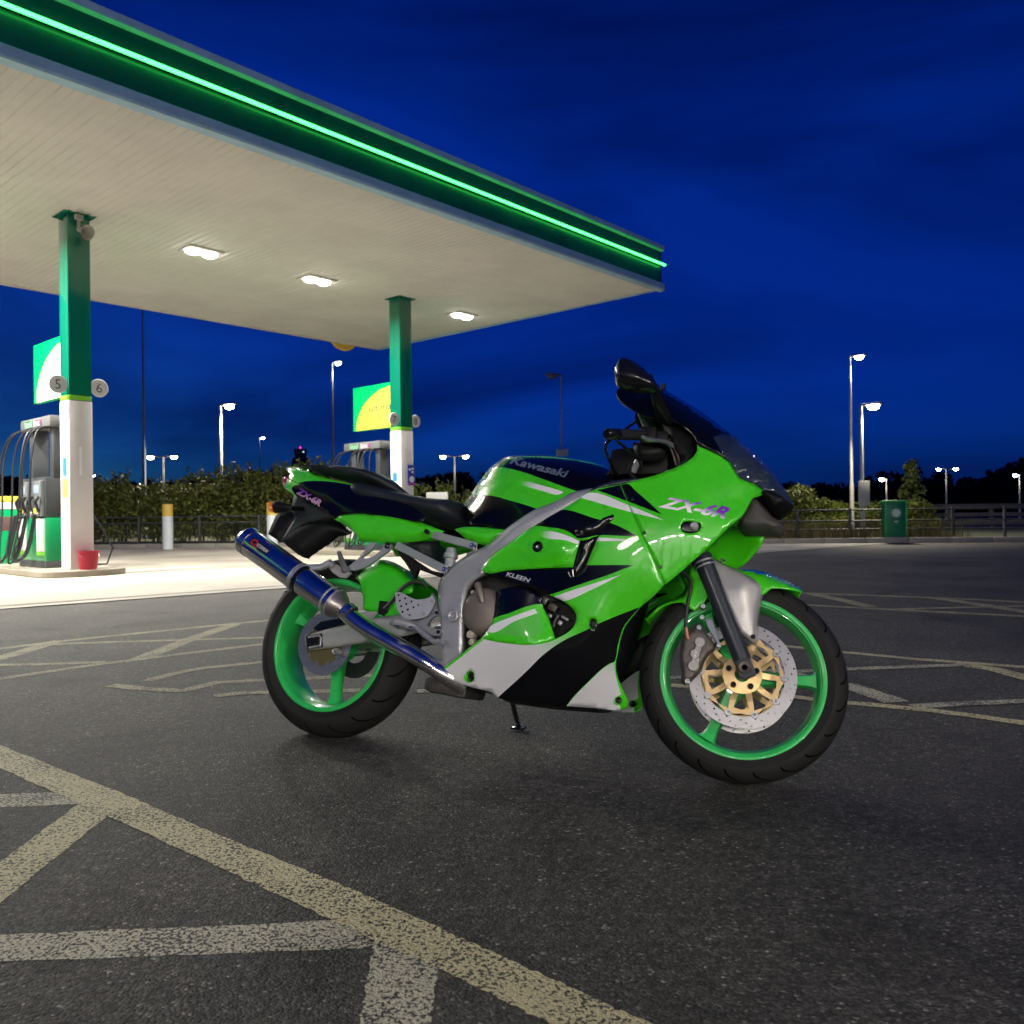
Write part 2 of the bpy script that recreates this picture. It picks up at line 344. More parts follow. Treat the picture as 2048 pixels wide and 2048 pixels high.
for px, wpx, m, e0, e1 in (
        (q6((0, 682), (350, 637), (900, 580), (1600, 510), (1860, 485)), 6, M_YEL2, 2, 1.2),
        (q6((0, 745), (200, 690), (350, 640), (420, 626)), 9, M_YEL2, .6, 0),
        (q6((330, 652), (700, 638), (1300, 620), (1840, 605)), 4, M_YEL2, 0, .8),
        (q6((1640, 505), (1300, 620), (960, 755)), 9, M_YEL2, 0, 0),
        (q6((0, 890), (600, 800), (1000, 750), (1400, 700), (1820, 650)), 7, M_YEL2, 2, 2.0),
        (q6((0, 795), (400, 786), (720, 775)), 6, M_YEL2, 1, 0),
        (q6((1010, 905), (1200, 855), (1400, 815), (1810, 775)), 8, M_YEL2, 0, .5),
        (q6((760, 935), (1000, 960), (1260, 975), (1500, 915), (1840, 900)), 8, M_YEL2, 0, .5),
        (q6((1480, 1010), (1650, 990), (1850, 985)), 7, M_YEL2, 0, .4),
        (q7((-250, 245), (150, 262), (950, 290), (1450, 310), (1932, 335)), 5, M_YEL2, 1, 2),
        (q7((230, 265), (500, 320), (720, 372)), 6, M_YEL2, 0, 0),
        (q7((-200, 325), (250, 360), (900, 395), (1932, 447)), 6, M_YEL2, 2, 2),
        (q7((1230, 303), (1560, 350), (1932, 410)), 7, M_YEL2, 0, 1.5),
        (q7((860, 395), (1400, 378), (1932, 366)), 5, M_YEL2, 0, 1.5),
        (q7((-250, 650), (100, 690), (530, 735), (1100, 790), (1932, 850)), 8, M_YEL, 2.5, 2),
        (q7((-350, 910), (100, 886), (530, 867), (1100, 845), (1480, 832)), 8, M_WHT, 1.5, 0),
        (q7((1480, 835), (1700, 870), (1932, 930)), 14, M_YEL, 0, 1.5),
        (q7((300, 950), (545, 1000), (760, 1070), (930, 1130)), 20, M_WHT, .3, 0),
        (q7((-400, 1040), (120, 1090), (540, 1135), (1200, 1195), (1932, 1295)), 13, M_YEL, 1.5, 2),
        (q7((1050, 1165), (1500, 1140), (1932, 1122)), 11, M_WHT, 0, 1.5)):
    ribbon(px, wpx, m, z_, ext0=e0, ext1=e1); z_ += .00012

# ================================================================== canopy
M_SOFF = bsdf('soffit_cream', (.76, .745, .70), .6, var=.1, vscale=.8, rvar=.1)
M_DKG = bsdf('dark_green_cladding', (.003, .075, .058), .32, coat=.3, var=.12, vscale=2, rvar=.08)
M_TRIM = bsdf('sky_tinted_trim', (.40, .62, .78), .4, metal=.0, var=.15, vscale=3)  # base colour holds the blue of the reflected sky
M_LIME = bsdf('lime_band', (.16, .48, .03), .4)
M_WHITE = bsdf('white_cladding', (.70, .68, .64), .42, var=.06, vscale=3, rvar=.1)
M_NEON = bsdf('green_light_strip', (.02, .4, .15), .3, emit=(.05, 1.0, .12), estr=7)
M_LENS = bsdf('lit_lens', (.9, .9, .85), .3, emit=(1, .95, .84), estr=26)
M_STEEL = bsdf('galvanised_steel', (.30, .32, .33), .5, metal=.6, var=.2, vscale=12, rvar=.1)
M_POLE = bsdf('lamp_pole_paint', (.34, .35, .34), .45, metal=.4, var=.15, vscale=6)
M_BLACKPL = bsdf('black_plastic', (.012, .013, .014), .45, rvar=.1)
HS = 4.90
cFR, cBR = G(1315, 577, HS), G(745, 695, HS)
wid = (cBR - cFR).dot(D2); LEN = 26.0
can = empty('station_canopy', (cFR.x, cFR.y, 0)); tag(can, 'flat petrol station canopy with dark green fascia and glowing green strip', 'canopy')
O = Vector((0, 0, 0)); R1 = Matrix.Rotation(math.atan2(D1.y, D1.x), 3, 'Z')
def cp(a, b, z): return D1 * (-a) + D2 * b + Vector((0, 0, z))       # a: back along the front edge, b: depth, z: height
NS = 3
for k in range(NS):                                                   # corrugated soffit sheets
    b0, b1 = wid * k / NS + .02, wid * (k + 1) / NS + (.0 if k == NS - 1 else .02); zb = HS - .012 * (NS - 1 - k)
    V = []; F = []; pitch = .115; n = int(LEN / pitch)
    for i in range(n):
        for dx, dz in ((0, 0), (.55, 0), (.66, .010), (.89, .010)):
            a = .03 + (i + dx) * pitch
            V += [cp(a, b0, zb + dz), cp(a, b1, zb + dz)]
    for i in range(len(V) // 2 - 1): F.append((2 * i, 2 * i + 1, 2 * i + 3, 2 * i + 2))
    mesh_obj('soffit_sheet', V, F, M_SOFF, can)
def prism_run(name, prof, m, a0=-.0, a1=LEN):                         # prof: (outward, height) run along the front edge
    V = [cp(a0, -p, z) for p, z in prof] + [cp(a1, -p, z) for p, z in prof]; n = len(prof)
    F = [tuple(range(n)), tuple(range(2 * n - 1, n - 1, -1))] + [(i, n + i, n + (i + 1) % n, (i + 1) % n) for i in range(n)]
    b = MB(); b.add(V, F); return b.build(name, m, can, smooth=False)
FH = .78
prism_run('fascia', [(-.02, HS + .085), (.05, HS + .085), (.05, HS + FH - .085), (-.02, HS + FH - .085)], M_DKG, -.06)
prism_run('lower_trim', [(-.04, HS - .045), (.10, HS - .045), (.115, HS - .02), (.115, HS + .075), (.06, HS + .105), (-.04, HS + .09)], M_TRIM, -.075)
prism_run('upper_trim', [(-.04, HS + FH - .09), (.06, HS + FH - .10), (.115, HS + FH - .085), (.115, HS + FH), (-.04, HS + FH)], M_TRIM, -.075)
prism_run('light_channel', [(.05, HS + .415), (.10, HS + .418), (.10, HS + .437), (.05, HS + .44)], M_DKG, -.065)
prism_run('light_strip', [(.101, HS + .410), (.13, HS + .414), (.13, HS + .441), (.101, HS + .445)], M_NEON, -.09)
ret = MB(); ret.box(cp(-.03, wid / 2, HS + FH / 2), (.06, wid + .1, FH - .02), R1); ret.build('end_fascia', M_DKG, can, smooth=False)
bk_ = MB(); bk_.box(cp(LEN / 2, wid + .03, HS + FH / 2 - .01), (LEN, .06, FH), R1); bk_.build('rear_fascia', M_DKG, can, smooth=False)
tp = MB(); tp.box(cp(LEN / 2, wid / 2, HS + FH - .12), (LEN - .1, wid - .06, .05), R1); tp.build('roof_deck', M_STEEL, can, smooth=False)
et = MB(); et.box(cp(-.035, wid / 2, HS + .01), (.08, wid + .12, .07), R1); et.build('end_trim', M_TRIM, can, smooth=False)
rt_ = MB(); rt_.box(cp(LEN / 2, wid + .035, HS + .0), (LEN, .09, .05), R1); rt_.build('rear_trim', M_WHITE, can, smooth=False)
# yellow roundel hung on the rear fascia, its lower edge below the soffit
rc = HITP = None
def HIT(u, v, p0, n):
    d = Vector(ray(u, v)); o = Vector(ORI); return o + d * ((p0 - o).dot(n) / d.dot(n))
pr = HIT(686, 660, cBR + D2 * .12, D2)
ro = empty('yellow_roundel', pr); tag(ro, 'yellow sunburst roundel hanging below the far edge of the canopy', 'sign')
MB().lathe([(0, -.03), (.47, -.03), (.5, 0), (.47, .03), (0, .03)], (0, 0, 0), D2, seg=36).build('disc', bsdf('roundel_yellow', (.75, .48, .06), .45), ro)
MB().lathe([(0, -.012), (.2, -.012), (.2, .0)], -D2 * .032, D2, seg=24).build('centre', bsdf('roundel_white', (.8, .78, .6), .45), ro)

# ---- recessed canopy lights
cols = [G(148, 432, HS), G(800, 597, HS)]
lights = [G(403, 500, HS), G(634, 557, HS), G(924, 628, HS)]
span = (cols[1] - cols[0]).dot(D1)
lb = (sum(((p - cols[0]).dot(D2) for p in lights)) / 3)
pos = [(p - cols[0]).dot(D1) for p in lights] + [-1.9, -4.1]
for i, a in enumerate(pos):
    p = cols[0] + D1 * a + D2 * ((lights[i] - cols[0]).dot(D2) if i < 3 else lb)
    lab = ['twin-lens ceiling light nearest the column numbered 5 and 6', 'ceiling light midway between the two canopy columns', 'ceiling light beyond the far column, nearest the canopy corner'][i] if i < 3 else ['ceiling light just left of the near column, past the frame', 'ceiling light farthest left under the canopy, past the frame'][i - 3]
    e = empty('canopy_light', (p.x, p.y, HS - .02)); tag(e, lab, 'ceiling light', 'lights under the canopy')
    MB().box((0, 0, .0), (.56, .40, .03), R1, .006).build('frame', bsdf('light_frame_white', (.6, .58, .52), .5), e)
    for s in (-1, 1):
        prof = [(0.0, -.075), (.07, -.068), (.115, -.045), (.125, -.01)]
        MB().lathe(prof, D1 * (s * .135), (0, 0, 1), seg=20).build('lens', M_LENS, e)
    ld = bpy.data.lights.new('canopy_lamp', 'AREA'); ld.shape = 'DISK'; ld.size = .42; ld.energy = 350 if i < 3 else 680; ld.color = (1, .955, .87); ld.spread = rad(165)
    lo = bpy.data.objects.new('canopy_lamp', ld); link(lo, e); lo.location = (0, 0, -.11)

# ---- columns
def column(p, lab, numbers, nside, extras):
    base = Vector((p.x, p.y, .09)); e = empty('canopy_column', base); tag(e, lab, 'column', 'columns carrying the canopy')
    w_ = .30; zt = HS - .09; zb = 2.28
    MB().box((0, 0, (zb + .07 + zt) / 2), (w_, w_, zt - zb - .07), R1, .018).build('green_cladding', M_COLG, e)
    MB().box((0, 0, zb + .035), (w_ + .004, w_ + .004, .07), R1, .015).build('lime_band', M_LIME, e)
    MB().box((0, 0, zb / 2), (w_ + .012, w_ + .012, zb), R1, .02).build('white_cladding', M_WHITE, e)
    MB().box((0, 0, zt - .012), (.42, .42, .02), R1, .004).build('top_plate', M_COLG, e)
    for k, (num, sd_) in enumerate(zip(numbers, nside)):
        c = D1 * (sd_ * (w_ / 2 + .115)) - D2 * (.10) + Vector((0, 0, zb + .20))
        pl = MB().lathe([(0, .012), (.118, .012), (.125, 0), (.118, -.012), (0, -.012)], c, D2, seg=32).build('number_disc', bsdf('number_disc_white', (.62, .62, .60), .5), e)
        MB().box(c - D1 * (sd_ * .10), (.10, .02, .03), R1).build('disc_bracket', M_STEEL, e)
        flat_text('lettering', num, c - D1 * .042 - D2 * .0135 - Vector((0, 0, .065)), D1, (0, 0, 1), .13, bsdf('sign_ink', (.05, .06, .06), .5), pl)
    for (u0, v0, u1, v1, m, face) in extras:
        n = -D2 if face == 'r' else -D1
        a, b = HIT(u0, v0, p + n * (w_ / 2 + .009), n), HIT(u1, v1, p + n * (w_ / 2 + .009), n)
        ax = D1 if face == 'r' else D2
        q = [a, Vector((b.x, b.y, a.z)), b, Vector((a.x, a.y, b.z))]
        MB().prism([v - base for v in q], n, 0, .004).build('notice', m, e, smooth=False)
    return e
M_COLG = bsdf('column_green', (.003, .13, .075), .16, coat=.6, rvar=.05)
M_BLUEN = bsdf('blue_notice', (.02, .22, .5), .5); M_YELN = bsdf('yellow_notice', (.75, .72, .1), .5); M_STRIPN = bsdf('white_strip', (.9, .9, .9), .3)
c1 = column(cols[0], 'near canopy column with discs 5 and 6, green above and white below', ['5', '6'], [-1, 1],
            [(126, 916, 133, 951, M_BLUEN, 'l'), (125, 958, 135, 994, M_YELN, 'l'), (158, 893, 164, 951, M_STRIPN, 'r')])
c2 = column(cols[1], 'far canopy column with disc 8, standing behind the motorcycle seat', ['7', '8'], [-1, 1],
            [(786, 946, 794, 962, M_BLUEN, 'l')])
# blue poster on the side of the far column
n = -D2; pp = cols[1] + n * .17
a, b = HIT(815, 930, pp, n), HIT(830, 971, pp, n); po = empty('poster', (a.x, a.y, b.z)); tag(po, 'small blue poster with white circle on the far canopy column', 'poster')
q = [a, Vector((b.x, b.y, a.z)), b, Vector((a.x, a.y, b.z))]; o_ = Vector((a.x, a.y, b.z))
MB().prism([v - o_ for v in q], n, 0, .012).build('board', bsdf('poster_blue', (.03, .06, .35), .4), po, smooth=False)
dxp = (Vector((b.x, b.y, 0)) - Vector((a.x, a.y, 0))); hp = a.z - b.z
MB().lathe([(0, .015), (dxp.length * .33, .015)], dxp * .5 + Vector((0, 0, hp * .30)), n, seg=20).build('white_circle', bsdf('poster_white', (.85, .85, .9), .4), po)
for fx, fz, m in ((.25, .78, 'poster_white'), (.62, .82, 'poster_white'), (.62, .66, 'poster_white')):
    MB().box(dxp * fx + n * .014 + Vector((0, 0, hp * fz)), (dxp.length * .28, .004, hp * .09), R1).build('print_block', MATS[m], po, smooth=False)
MB().box(dxp * .5 + n * .014 + Vector((0, 0, hp * .08)), (dxp.length * .85, .004, hp * .05), R1).build('red_strip', bsdf('poster_red', (.7, .05, .2), .4), po, smooth=False)

# horn loudspeaker under the soffit at the near column
sp = empty('horn_loudspeaker', HIT(166, 462, cols[0] - D2 * .26, -D2)); tag(sp, 'small grey horn loudspeaker fixed near the top of the near column', 'loudspeaker')
hd = (D1 * .25 - D2 * .9 - Vector((0, 0, .35))).normalized()
MB().lathe([(.018, -.12), (.03, -.08), (.035, -.02), (.06, .04), (.098, .09), (.103, .10), (.095, .098), (.055, .04), (.01, .0)], (0, 0, 0), hd, seg=24).build('horn', bsdf('speaker_grey', (.30, .29, .26), .5), sp)
MB().tube([-hd * .09, -hd * .09 + Vector((0, 0, .16)), D2 * .12 + Vector((0, 0, .22))], .022).build('bracket', bsdf('speaker_bracket', (.33, .32, .29), .5), sp)
MB().box(D2 * .0 + Vector((0, 0, .17)) - D1 * .05, (.10, .05, .07), R1, .005).build('junction_box', MATS['speaker_grey'], sp)

# ---- flag signs beside the columns
def flag_sign(p, px, lab, words, col_y, em):
    """px: the traced corners top-left, top-right, bottom-right, bottom-left of the board's visible part"""
    pl = p - D1 * .02
    tl, bl = HIT(*px[0], pl, -D1), HIT(*px[3], pl, -D1)
    xl = (tl - p).dot(D2); x0 = -.12 + .15 + .0; zt_ = tl.z; zb_ = bl.z
    e = empty('flag_sign', (p.x, p.y, zb_)); tag(e, lab, 'sign', 'green and yellow flag signs on the columns')
    W_ = xl - .155; H_ = zt_ - zb_
    def q(a, b): return D2 * (.155 + a) + Vector((0, 0, b)) - D1 * .02
    MB().prism([q(0, 0), q(W_, 0), q(W_, H_), q(0, H_)], D1, 0, .09).build('sign_box', bsdf('sign_green', (.0, .34, .09), .35, emit=(0, .5, .13), estr=.10 * em), e, smooth=False)
    # quarter-round field
    arc = [q(0, 0)] + [q(0 + W_ * .93 * math.cos(t) ** 1.0, H_ * .93 * math.sin(t)) for t in [i * math.pi / 2 / 24 for i in range(25)]]
    arc2 = [q(0, 0)] + [q(W_ * .89 * math.cos(t), H_ * .90 * math.sin(t)) for t in [i * math.pi / 2 / 24 for i in range(25)]]
    MB().prism(arc, -D1, .002, .004).build('lime_field', bsdf('sign_lime', (.45, .72, .03), .4, emit=(.5, .8, .03), estr=.3 * em), e, smooth=False)
    f = MB().prism(arc2, -D1, .0065, .004).build('pale_field', bsdf('sign_pale_' + str(int(em * 10)), col_y, .4, emit=col_y, estr=.30 * em * em), e, smooth=False)
    for s, fx, fz, hh, ww in words:
        flat_text('lettering', s, q(W_ * fx, H_ * fz) - D1 * .0115, -D2, (0, 0, 1), hh * H_, bsdf('sign_ink', (.05, .06, .06), .5), f, bold=.012, width=ww * W_ if ww else None)
    for k in (.25, .75):
        MB().box(D2 * .148 + Vector((0, 0, H_ * k)), (.05, .04, .03), R1).build('bracket', M_STEEL, e)
    return e
WORDS = [('ultimate', .60, .40, .15, .70), ('with', .40, .30, .05, None), ('ACTIVE', .40, .19, .09, .42), ('technology', .44, .11, .05, .46)]
flag_sign(cols[0], [(67, 692), (119, 675), (120, 797), (70, 807)], 'green and yellow flag sign, field toned cream as if overexposed, left of the near column', WORDS, (.95, .95, .62), 2.6)  # cream field colour and strong glow paint its overexposed look
flag_sign(cols[1], [(706, 777), (779, 767), (780, 855), (708, 863)], 'green and yellow flag sign reading ultimate beside the far column', WORDS, (.50, .55, .06), .6)

# ================================================================== pump islands and pumps
M_ISL = make_concrete('island_concrete', (.36, .32, .25)); M_PGREY = bsdf('pump_grey', (.055, .06, .065), .45, var=.1); M_PLIGHT = bsdf('pump_light_grey', (.15, .16, .165), .45)
M_PG = bsdf('pump_green', (.0, .26, .085), .3, coat=.4); M_PW = bsdf('pump_white', (.72, .72, .68), .4); M_RUB = bsdf('hose_rubber', (.01, .01, .011), .5); M_SCR = bsdf('pump_screen', (.2, .25, .3), .2, emit=(.35, .45, .55), estr=.5)
def island(p, lab):
    V = []; n = 14; L0, L1, hw = -.42, 4.6, .55
    out = [(L1, -hw), (L1, hw)] + [(L0 + hw * .4 - .4 * hw * math.sin(math.pi * i / n) - .0, hw * math.cos(math.pi * i / n)) for i in range(n + 1)]
    e = MB().prism([D2 * a + D1 * b for a, b in out], (0, 0, 1), 0, .09).build('pump_island', M_ISL, None, smooth=False, bev=.015); e.location = (p.x, p.y, 0.002)
    return tag(e, lab, 'kerb island', 'raised pump islands')
island(cols[0], 'pale concrete pump island under the near column'); island(cols[1], 'pale concrete pump island under the far column')
RP = R1 @ Matrix.Rotation(math.pi / 2, 3, 'Z')                      # x along D2
def pump(p, lab):
    b = p + D2 * 1.0; e = empty('fuel_pump', (b.x, b.y, .09)); tag(e, lab, 'fuel pump', 'fuel pumps')
    def q(x, y, z): return D2 * x - D1 * y + Vector((0, 0, z))        # x to the left, y towards us
    Wd, Dp = 1.02, .46
    MB().box(q(0, 0, .05), (Wd, Dp, .10), RP, .006).build('plinth', M_PGREY, e)
    MB().box(q(0, 0, .40), (Wd, Dp, .60), RP, .012).build('cabinet', M_PG, e)
    for x in (-.34, .34): MB().box(q(x, Dp / 2 + .006, .46), (.28, .014, .46), RP, .004).build('white_panel', M_PW, e)
    for x in (-.34, .34): MB().box(q(x, Dp / 2 + .008, .20), (.28, .016, .05), RP, .003).build('lime_stripe', M_LIME, e)
    MB().box(q(0, 0, .985), (Wd * .94, Dp * .9, .57), RP, .02).build('console', M_PGREY, e)
    for x in (-.26, .26):
        d = MB().prism([q(x - .17, Dp / 2 - .02, .72), q(x + .17, Dp / 2 - .02, .72), q(x + .15, Dp / 2 - .02, 1.22), q(x - .15, Dp / 2 - .02, 1.22)], -D1, 0, .05).build('display_panel', M_PLIGHT, e, smooth=False, bev=.008)
        MB().box(q(x + .0, Dp / 2 + .032, 1.10), (.20, .008, .12), RP, .002).build('screen', M_SCR, d)
        MB().box(q(x, Dp / 2 + .032, .80), (.24, .01, .07), RP, .002).build('grade_label', M_YELN, d)
    for i, x in enumerate((-.40, -.16, .10, .34)):                    # nozzles in their holsters
        nz_ = MB().tube([q(x, Dp / 2 + .05, .78), q(x, Dp / 2 + .09, .92), q(x - .02, Dp / 2 + .05, 1.0)], [.02, .024, .018], 8).build('nozzle', M_BLACKPL, e)
        MB().tube([q(x, Dp / 2 + .07, .70), q(x, Dp / 2 + .06, .80)], [.012, .016], 8).build('spout', bsdf('bright_steel', (.7, .7, .7), .2, metal=1), nz_)
    for x in (-.47, .40):
        MB().box(q(x * .88, 0, 1.62), (.13, .22, .74), RP, .015).build('post', M_PGREY, e)
    MB().box(q(0, 0, 2.05), (Wd + .10, .36, .15), RP, .02).build('header', bsdf('header_grey', (.13, .135, .135), .45), e)
    for x, m in ((.22, bsdf('price_label_green', (.16, .34, .20), .4, emit=(.4, .7, .45), estr=.12)), (-.12, bsdf('price_label_white', (.36, .32, .34), .4, emit=(.7, .62, .66), estr=.12))):
        MB().box(q(x, .186, 2.05), (.27, .008, .105), RP, .002).build('price_label', m, e, smooth=False)
        MB().box(q(x, .192, 2.085), (.20, .005, .012), RP).build('print_line', bsdf('sign_ink', (.05, .06, .06), .5), e, smooth=False)
    MB().box(q(-.24, .192, 2.05), (.05, .006, .08), RP).build('print_block', bsdf('label_plum', (.25, .06, .18), .4), e, smooth=False)
    rr = random.Random(5)
    for i, (x, sx) in enumerate(((.42, .30), (.36, .22), (.02, .16), (-.06, -.06), (-.30, .10), (-.38, -.12))):   # hoses looping from the header to the nozzles
        top = q(x, .17, 1.96); pts = []
        ctrl = [q(x, .10, 1.98), q(x + sx * .5, .30, 1.90), q(x + sx, .40, 1.50), q(x + sx * .8, .44, .75), q(x + sx * .2, .50 + .02 * i, .10 + .04 * (i % 3)), q(x - .06, .44, .22), q(x - .10, .34, .74)]
        for k in range(len(ctrl) - 1):
            p0, p1, p2, p3 = ctrl[max(k - 1, 0)], ctrl[k], ctrl[k + 1], ctrl[min(k + 2, len(ctrl) - 1)]
            for t in (0, .2, .4, .6, .8):
                pts.append(.5 * ((2 * p1) + (-p0 + p2) * t + (2 * p0 - 5 * p1 + 4 * p2 - p3) * t * t + (-p0 + 3 * p1 - 3 * p2 + p3) * t ** 3))
        pts.append(ctrl[-1]); MB().tube(pts, .014, 7).build('hose', M_RUB, e)
    # hose looping out on the far side, seen past the column
    pts = [q(-.30, -.25, 1.1), q(-.38, -.55, .60), q(-.42, -.72, .25), q(-.45, -.62, .02), q(-.4, -.45, .02)]
    MB().tube(pts, .014, 7).build('hose', M_RUB, e)
    return e
pump(cols[0], 'grey and green fuel pump with black hoses left of the near column')
pump(cols[1], 'fuel pump partly hidden behind the motorcycle tail and far column')
# wash-water unit cut off at the left edge
p = HIT(4, 1050, cols[0] + D2 * 2.6 - D1 * .15, D2); p = Vector((p.x, p.y, .09))
e = empty('service_unit', p); tag(e, 'green service bin with yellow top at the left edge beyond the pump', 'bin')
MB().box((0, 0, .42), (.34, .34, .84), R1, .02).build('body', M_PG, e); MB().box((0, 0, .62), (.345, .345, .22), R1, .004).build('brown_panel', bsdf('brown_panel', (.08, .05, .045), .5), e)
MB().box((0, 0, .90), (.35, .35, .12), R1, .02).build('white_band', M_PW, e); MB().box((0, 0, 1.0), (.37, .37, .09), R1, .02).build('yellow_lid', bsdf('lid_yellow', (.7, .5, .05), .4), e)
# red bucket at the foot of the near column
bp_ = cols[0] - D2 * .30 + D1 * .02
e = empty('bucket', (bp_.x, bp_.y, .092)); tag(e, 'red plastic bucket at the foot of the near column', 'bucket')
M_RED = bsdf('bucket_red', (.26, .001, .016), .42, rvar=.1)
bb = MB().lathe([(0, .006), (.098, .006), (.10, .0), (.105, .004), (.132, .225), (.142, .23), (.142, .245), (.128, .243), (.10, .02), (0, .014)], (0, 0, 0), (0, 0, 1), seg=32).build('shell', M_RED, e)
MB().tube([Vector((math.cos(t) * .137 * D1.x - 0, math.cos(t) * .137 * D1.y, .225)) - D2 * (.10 * math.sin(t)) - Vector((0, 0, .09 * math.sin(t))) for t in [i * math.pi / 16 for i in range(17)]], .003, 6).build('handle', M_STEEL, e)
# ================================================================== railings, posts, planting
def leaf_mat(name, a, b, rough=.55):
    m = bpy.data.materials.new(name); m.use_nodes = True; t = m.node_tree; s = t.nodes['Principled BSDF']
    tc = t.nodes.new('ShaderNodeTexCoord'); n = t.nodes.new('ShaderNodeTexNoise'); n.inputs['Scale'].default_value = 2.3; n.inputs['Detail'].default_value = 5
    wn = t.nodes.new('ShaderNodeTexWhiteNoise'); vv = t.nodes.new('ShaderNodeVectorMath'); vv.operation = 'SNAP'; vv.inputs[1].default_value = (.09, .09, .09)
    t.links.new(tc.outputs['Object'], n.inputs['Vector']); t.links.new(tc.outputs['Object'], vv.inputs[0]); t.links.new(vv.outputs[0], wn.inputs['Vector'])
    ad = t.nodes.new('ShaderNodeMath'); ad.operation = 'MULTIPLY_ADD'; ad.inputs[1].default_value = .5; t.links.new(wn.outputs['Value'], ad.inputs[0]); t.links.new(n.outputs['Fac'], ad.inputs[2])
    mr = t.nodes.new('ShaderNodeMapRange'); mr.inputs[1].default_value = .4; mr.inputs[2].default_value = 1.1; t.links.new(ad.outputs[0], mr.inputs[0])
    mx = t.nodes.new('ShaderNodeMixRGB'); mx.inputs[1].default_value = (*a, 1); mx.inputs[2].default_value = (*b, 1); t.links.new(mr.outputs[0], mx.inputs[0]); t.links.new(mx.outputs[0], s.inputs['Base Color'])
    s.inputs['Roughness'].default_value = rough; s.inputs['Specular IOR Level'].default_value = .3
    return m
M_LEAF = leaf_mat('hedge_leaf', (.025, .046, .011), (.22, .235, .04)); M_LEAFD = leaf_mat('dark_leaf', (.006, .010, .004), (.018, .024, .009), .8); M_LEAFY = leaf_mat('young_leaf', (.07, .10, .015), (.22, .25, .035))  # lighter leaf tones put warm lit patches into the foliage colour
M_BARK = bsdf('bark', (.06, .045, .03), .9, var=.4, vscale=20, bump=.6, bscale=60)
def leaves(name, pts, size, m, parent=None, seed=1):
    rng = np.random.default_rng(seed); pts = np.asarray(pts); n = len(pts)
    a = rng.normal(size=(n, 3)); a /= np.linalg.norm(a, axis=1)[:, None]
    b = rng.normal(size=(n, 3)); b -= a * (a * b).sum(1)[:, None]; b /= np.linalg.norm(b, axis=1)[:, None]
    c = np.cross(a, b); s = size * rng.uniform(.55, 1.3, (n, 1))
    V = np.stack([pts - a * s, pts + b * s * .5 + c * s * .12, pts + a * s, pts - b * s * .5 + c * s * .12], 1).reshape(-1, 3)
    me = bpy.data.meshes.new(name); me.vertices.add(4 * n); me.vertices.foreach_set('co', V.ravel())
    me.loops.add(4 * n); me.loops.foreach_set('vertex_index', np.arange(4 * n)); me.polygons.add(n)
    me.polygons.foreach_set('loop_start', np.arange(0, 4 * n, 4)); me.polygons.foreach_set('loop_total', np.full(n, 4))
    me.materials.append(m); me.update(); me.validate()
    return link(bpy.data.objects.new(name, me), parent)
def blob_points(rng, c, r, n, shell=.55):
    d = rng.normal(size=(n, 3)); d /= np.linalg.norm(d, axis=1)[:, None]
    return np.asarray(c) + d * np.asarray(r) * rng.uniform(shell, 1.05, (n, 1))
rng = np.random.default_rng(11)
ORD = ['first', 'second', 'third', 'fourth', 'fifth', 'sixth', 'seventh', 'eighth', 'ninth', 'tenth', 'eleventh', 'twelfth', 'thirteenth']
# hedge behind the left railings: a row of shrubs grown into each other
hb0, hb1 = AT(120, 1000, 24.3), AT(960, 1000, 23.7)
L_ = (hb1 - hb0).length; hdv = (hb1 - hb0).normalized(); hn = Vector((-hdv.y, hdv.x, 0)); nsh = 13
for i in range(nsh):
    c = hb0 + hdv * (L_ * (i + .5) / nsh); top = 1.68 + .35 * math.sin(i * 1.9) * .5 + (.28 if 4 < i < 10 else 0) - (.42 if i > 9 else 0)
    e = empty('hedge_shrub', (c.x, c.y, .085)); tag(e, '%s shrub of the left hedge, counted from the near canopy column' % ORD[i], 'shrub', 'shrubs of the hedge behind the left railings')
    P_ = []
    for k in range(34):
        o = np.array([rng.uniform(-.75, .75), rng.uniform(-.45, .45), 0]); z = rng.uniform(.25, top - .25)
        w_ = hdv * o[0] + hn * o[1]
        P_.append(blob_points(rng, (w_.x, w_.y, z), (rng.uniform(.22, .42),) * 2 + (rng.uniform(.2, .36),), 105))
    for k in range(16):                                              # shoots breaking the top line
        w_ = hdv * rng.uniform(-.7, .7) + hn * rng.uniform(-.3, .3); hgt = rng.uniform(.1, .42)
        P_.append(np.array([[w_.x + rng.normal() * .04, w_.y + rng.normal() * .04, top - .12 + hgt * t] for t in np.linspace(0, 1, 16)]))
    leaves('foliage', np.concatenate(P_), .062, M_LEAF, e, 100 + i)
    for k in range(3):
        w_ = hdv * (-.4 + .4 * k); MB().tube([w_, w_ + Vector((.05, 0, .7)), w_ + Vector((-.04, .06, 1.5))], [.03, .022, .01], 6).build('stem', M_BARK, e)

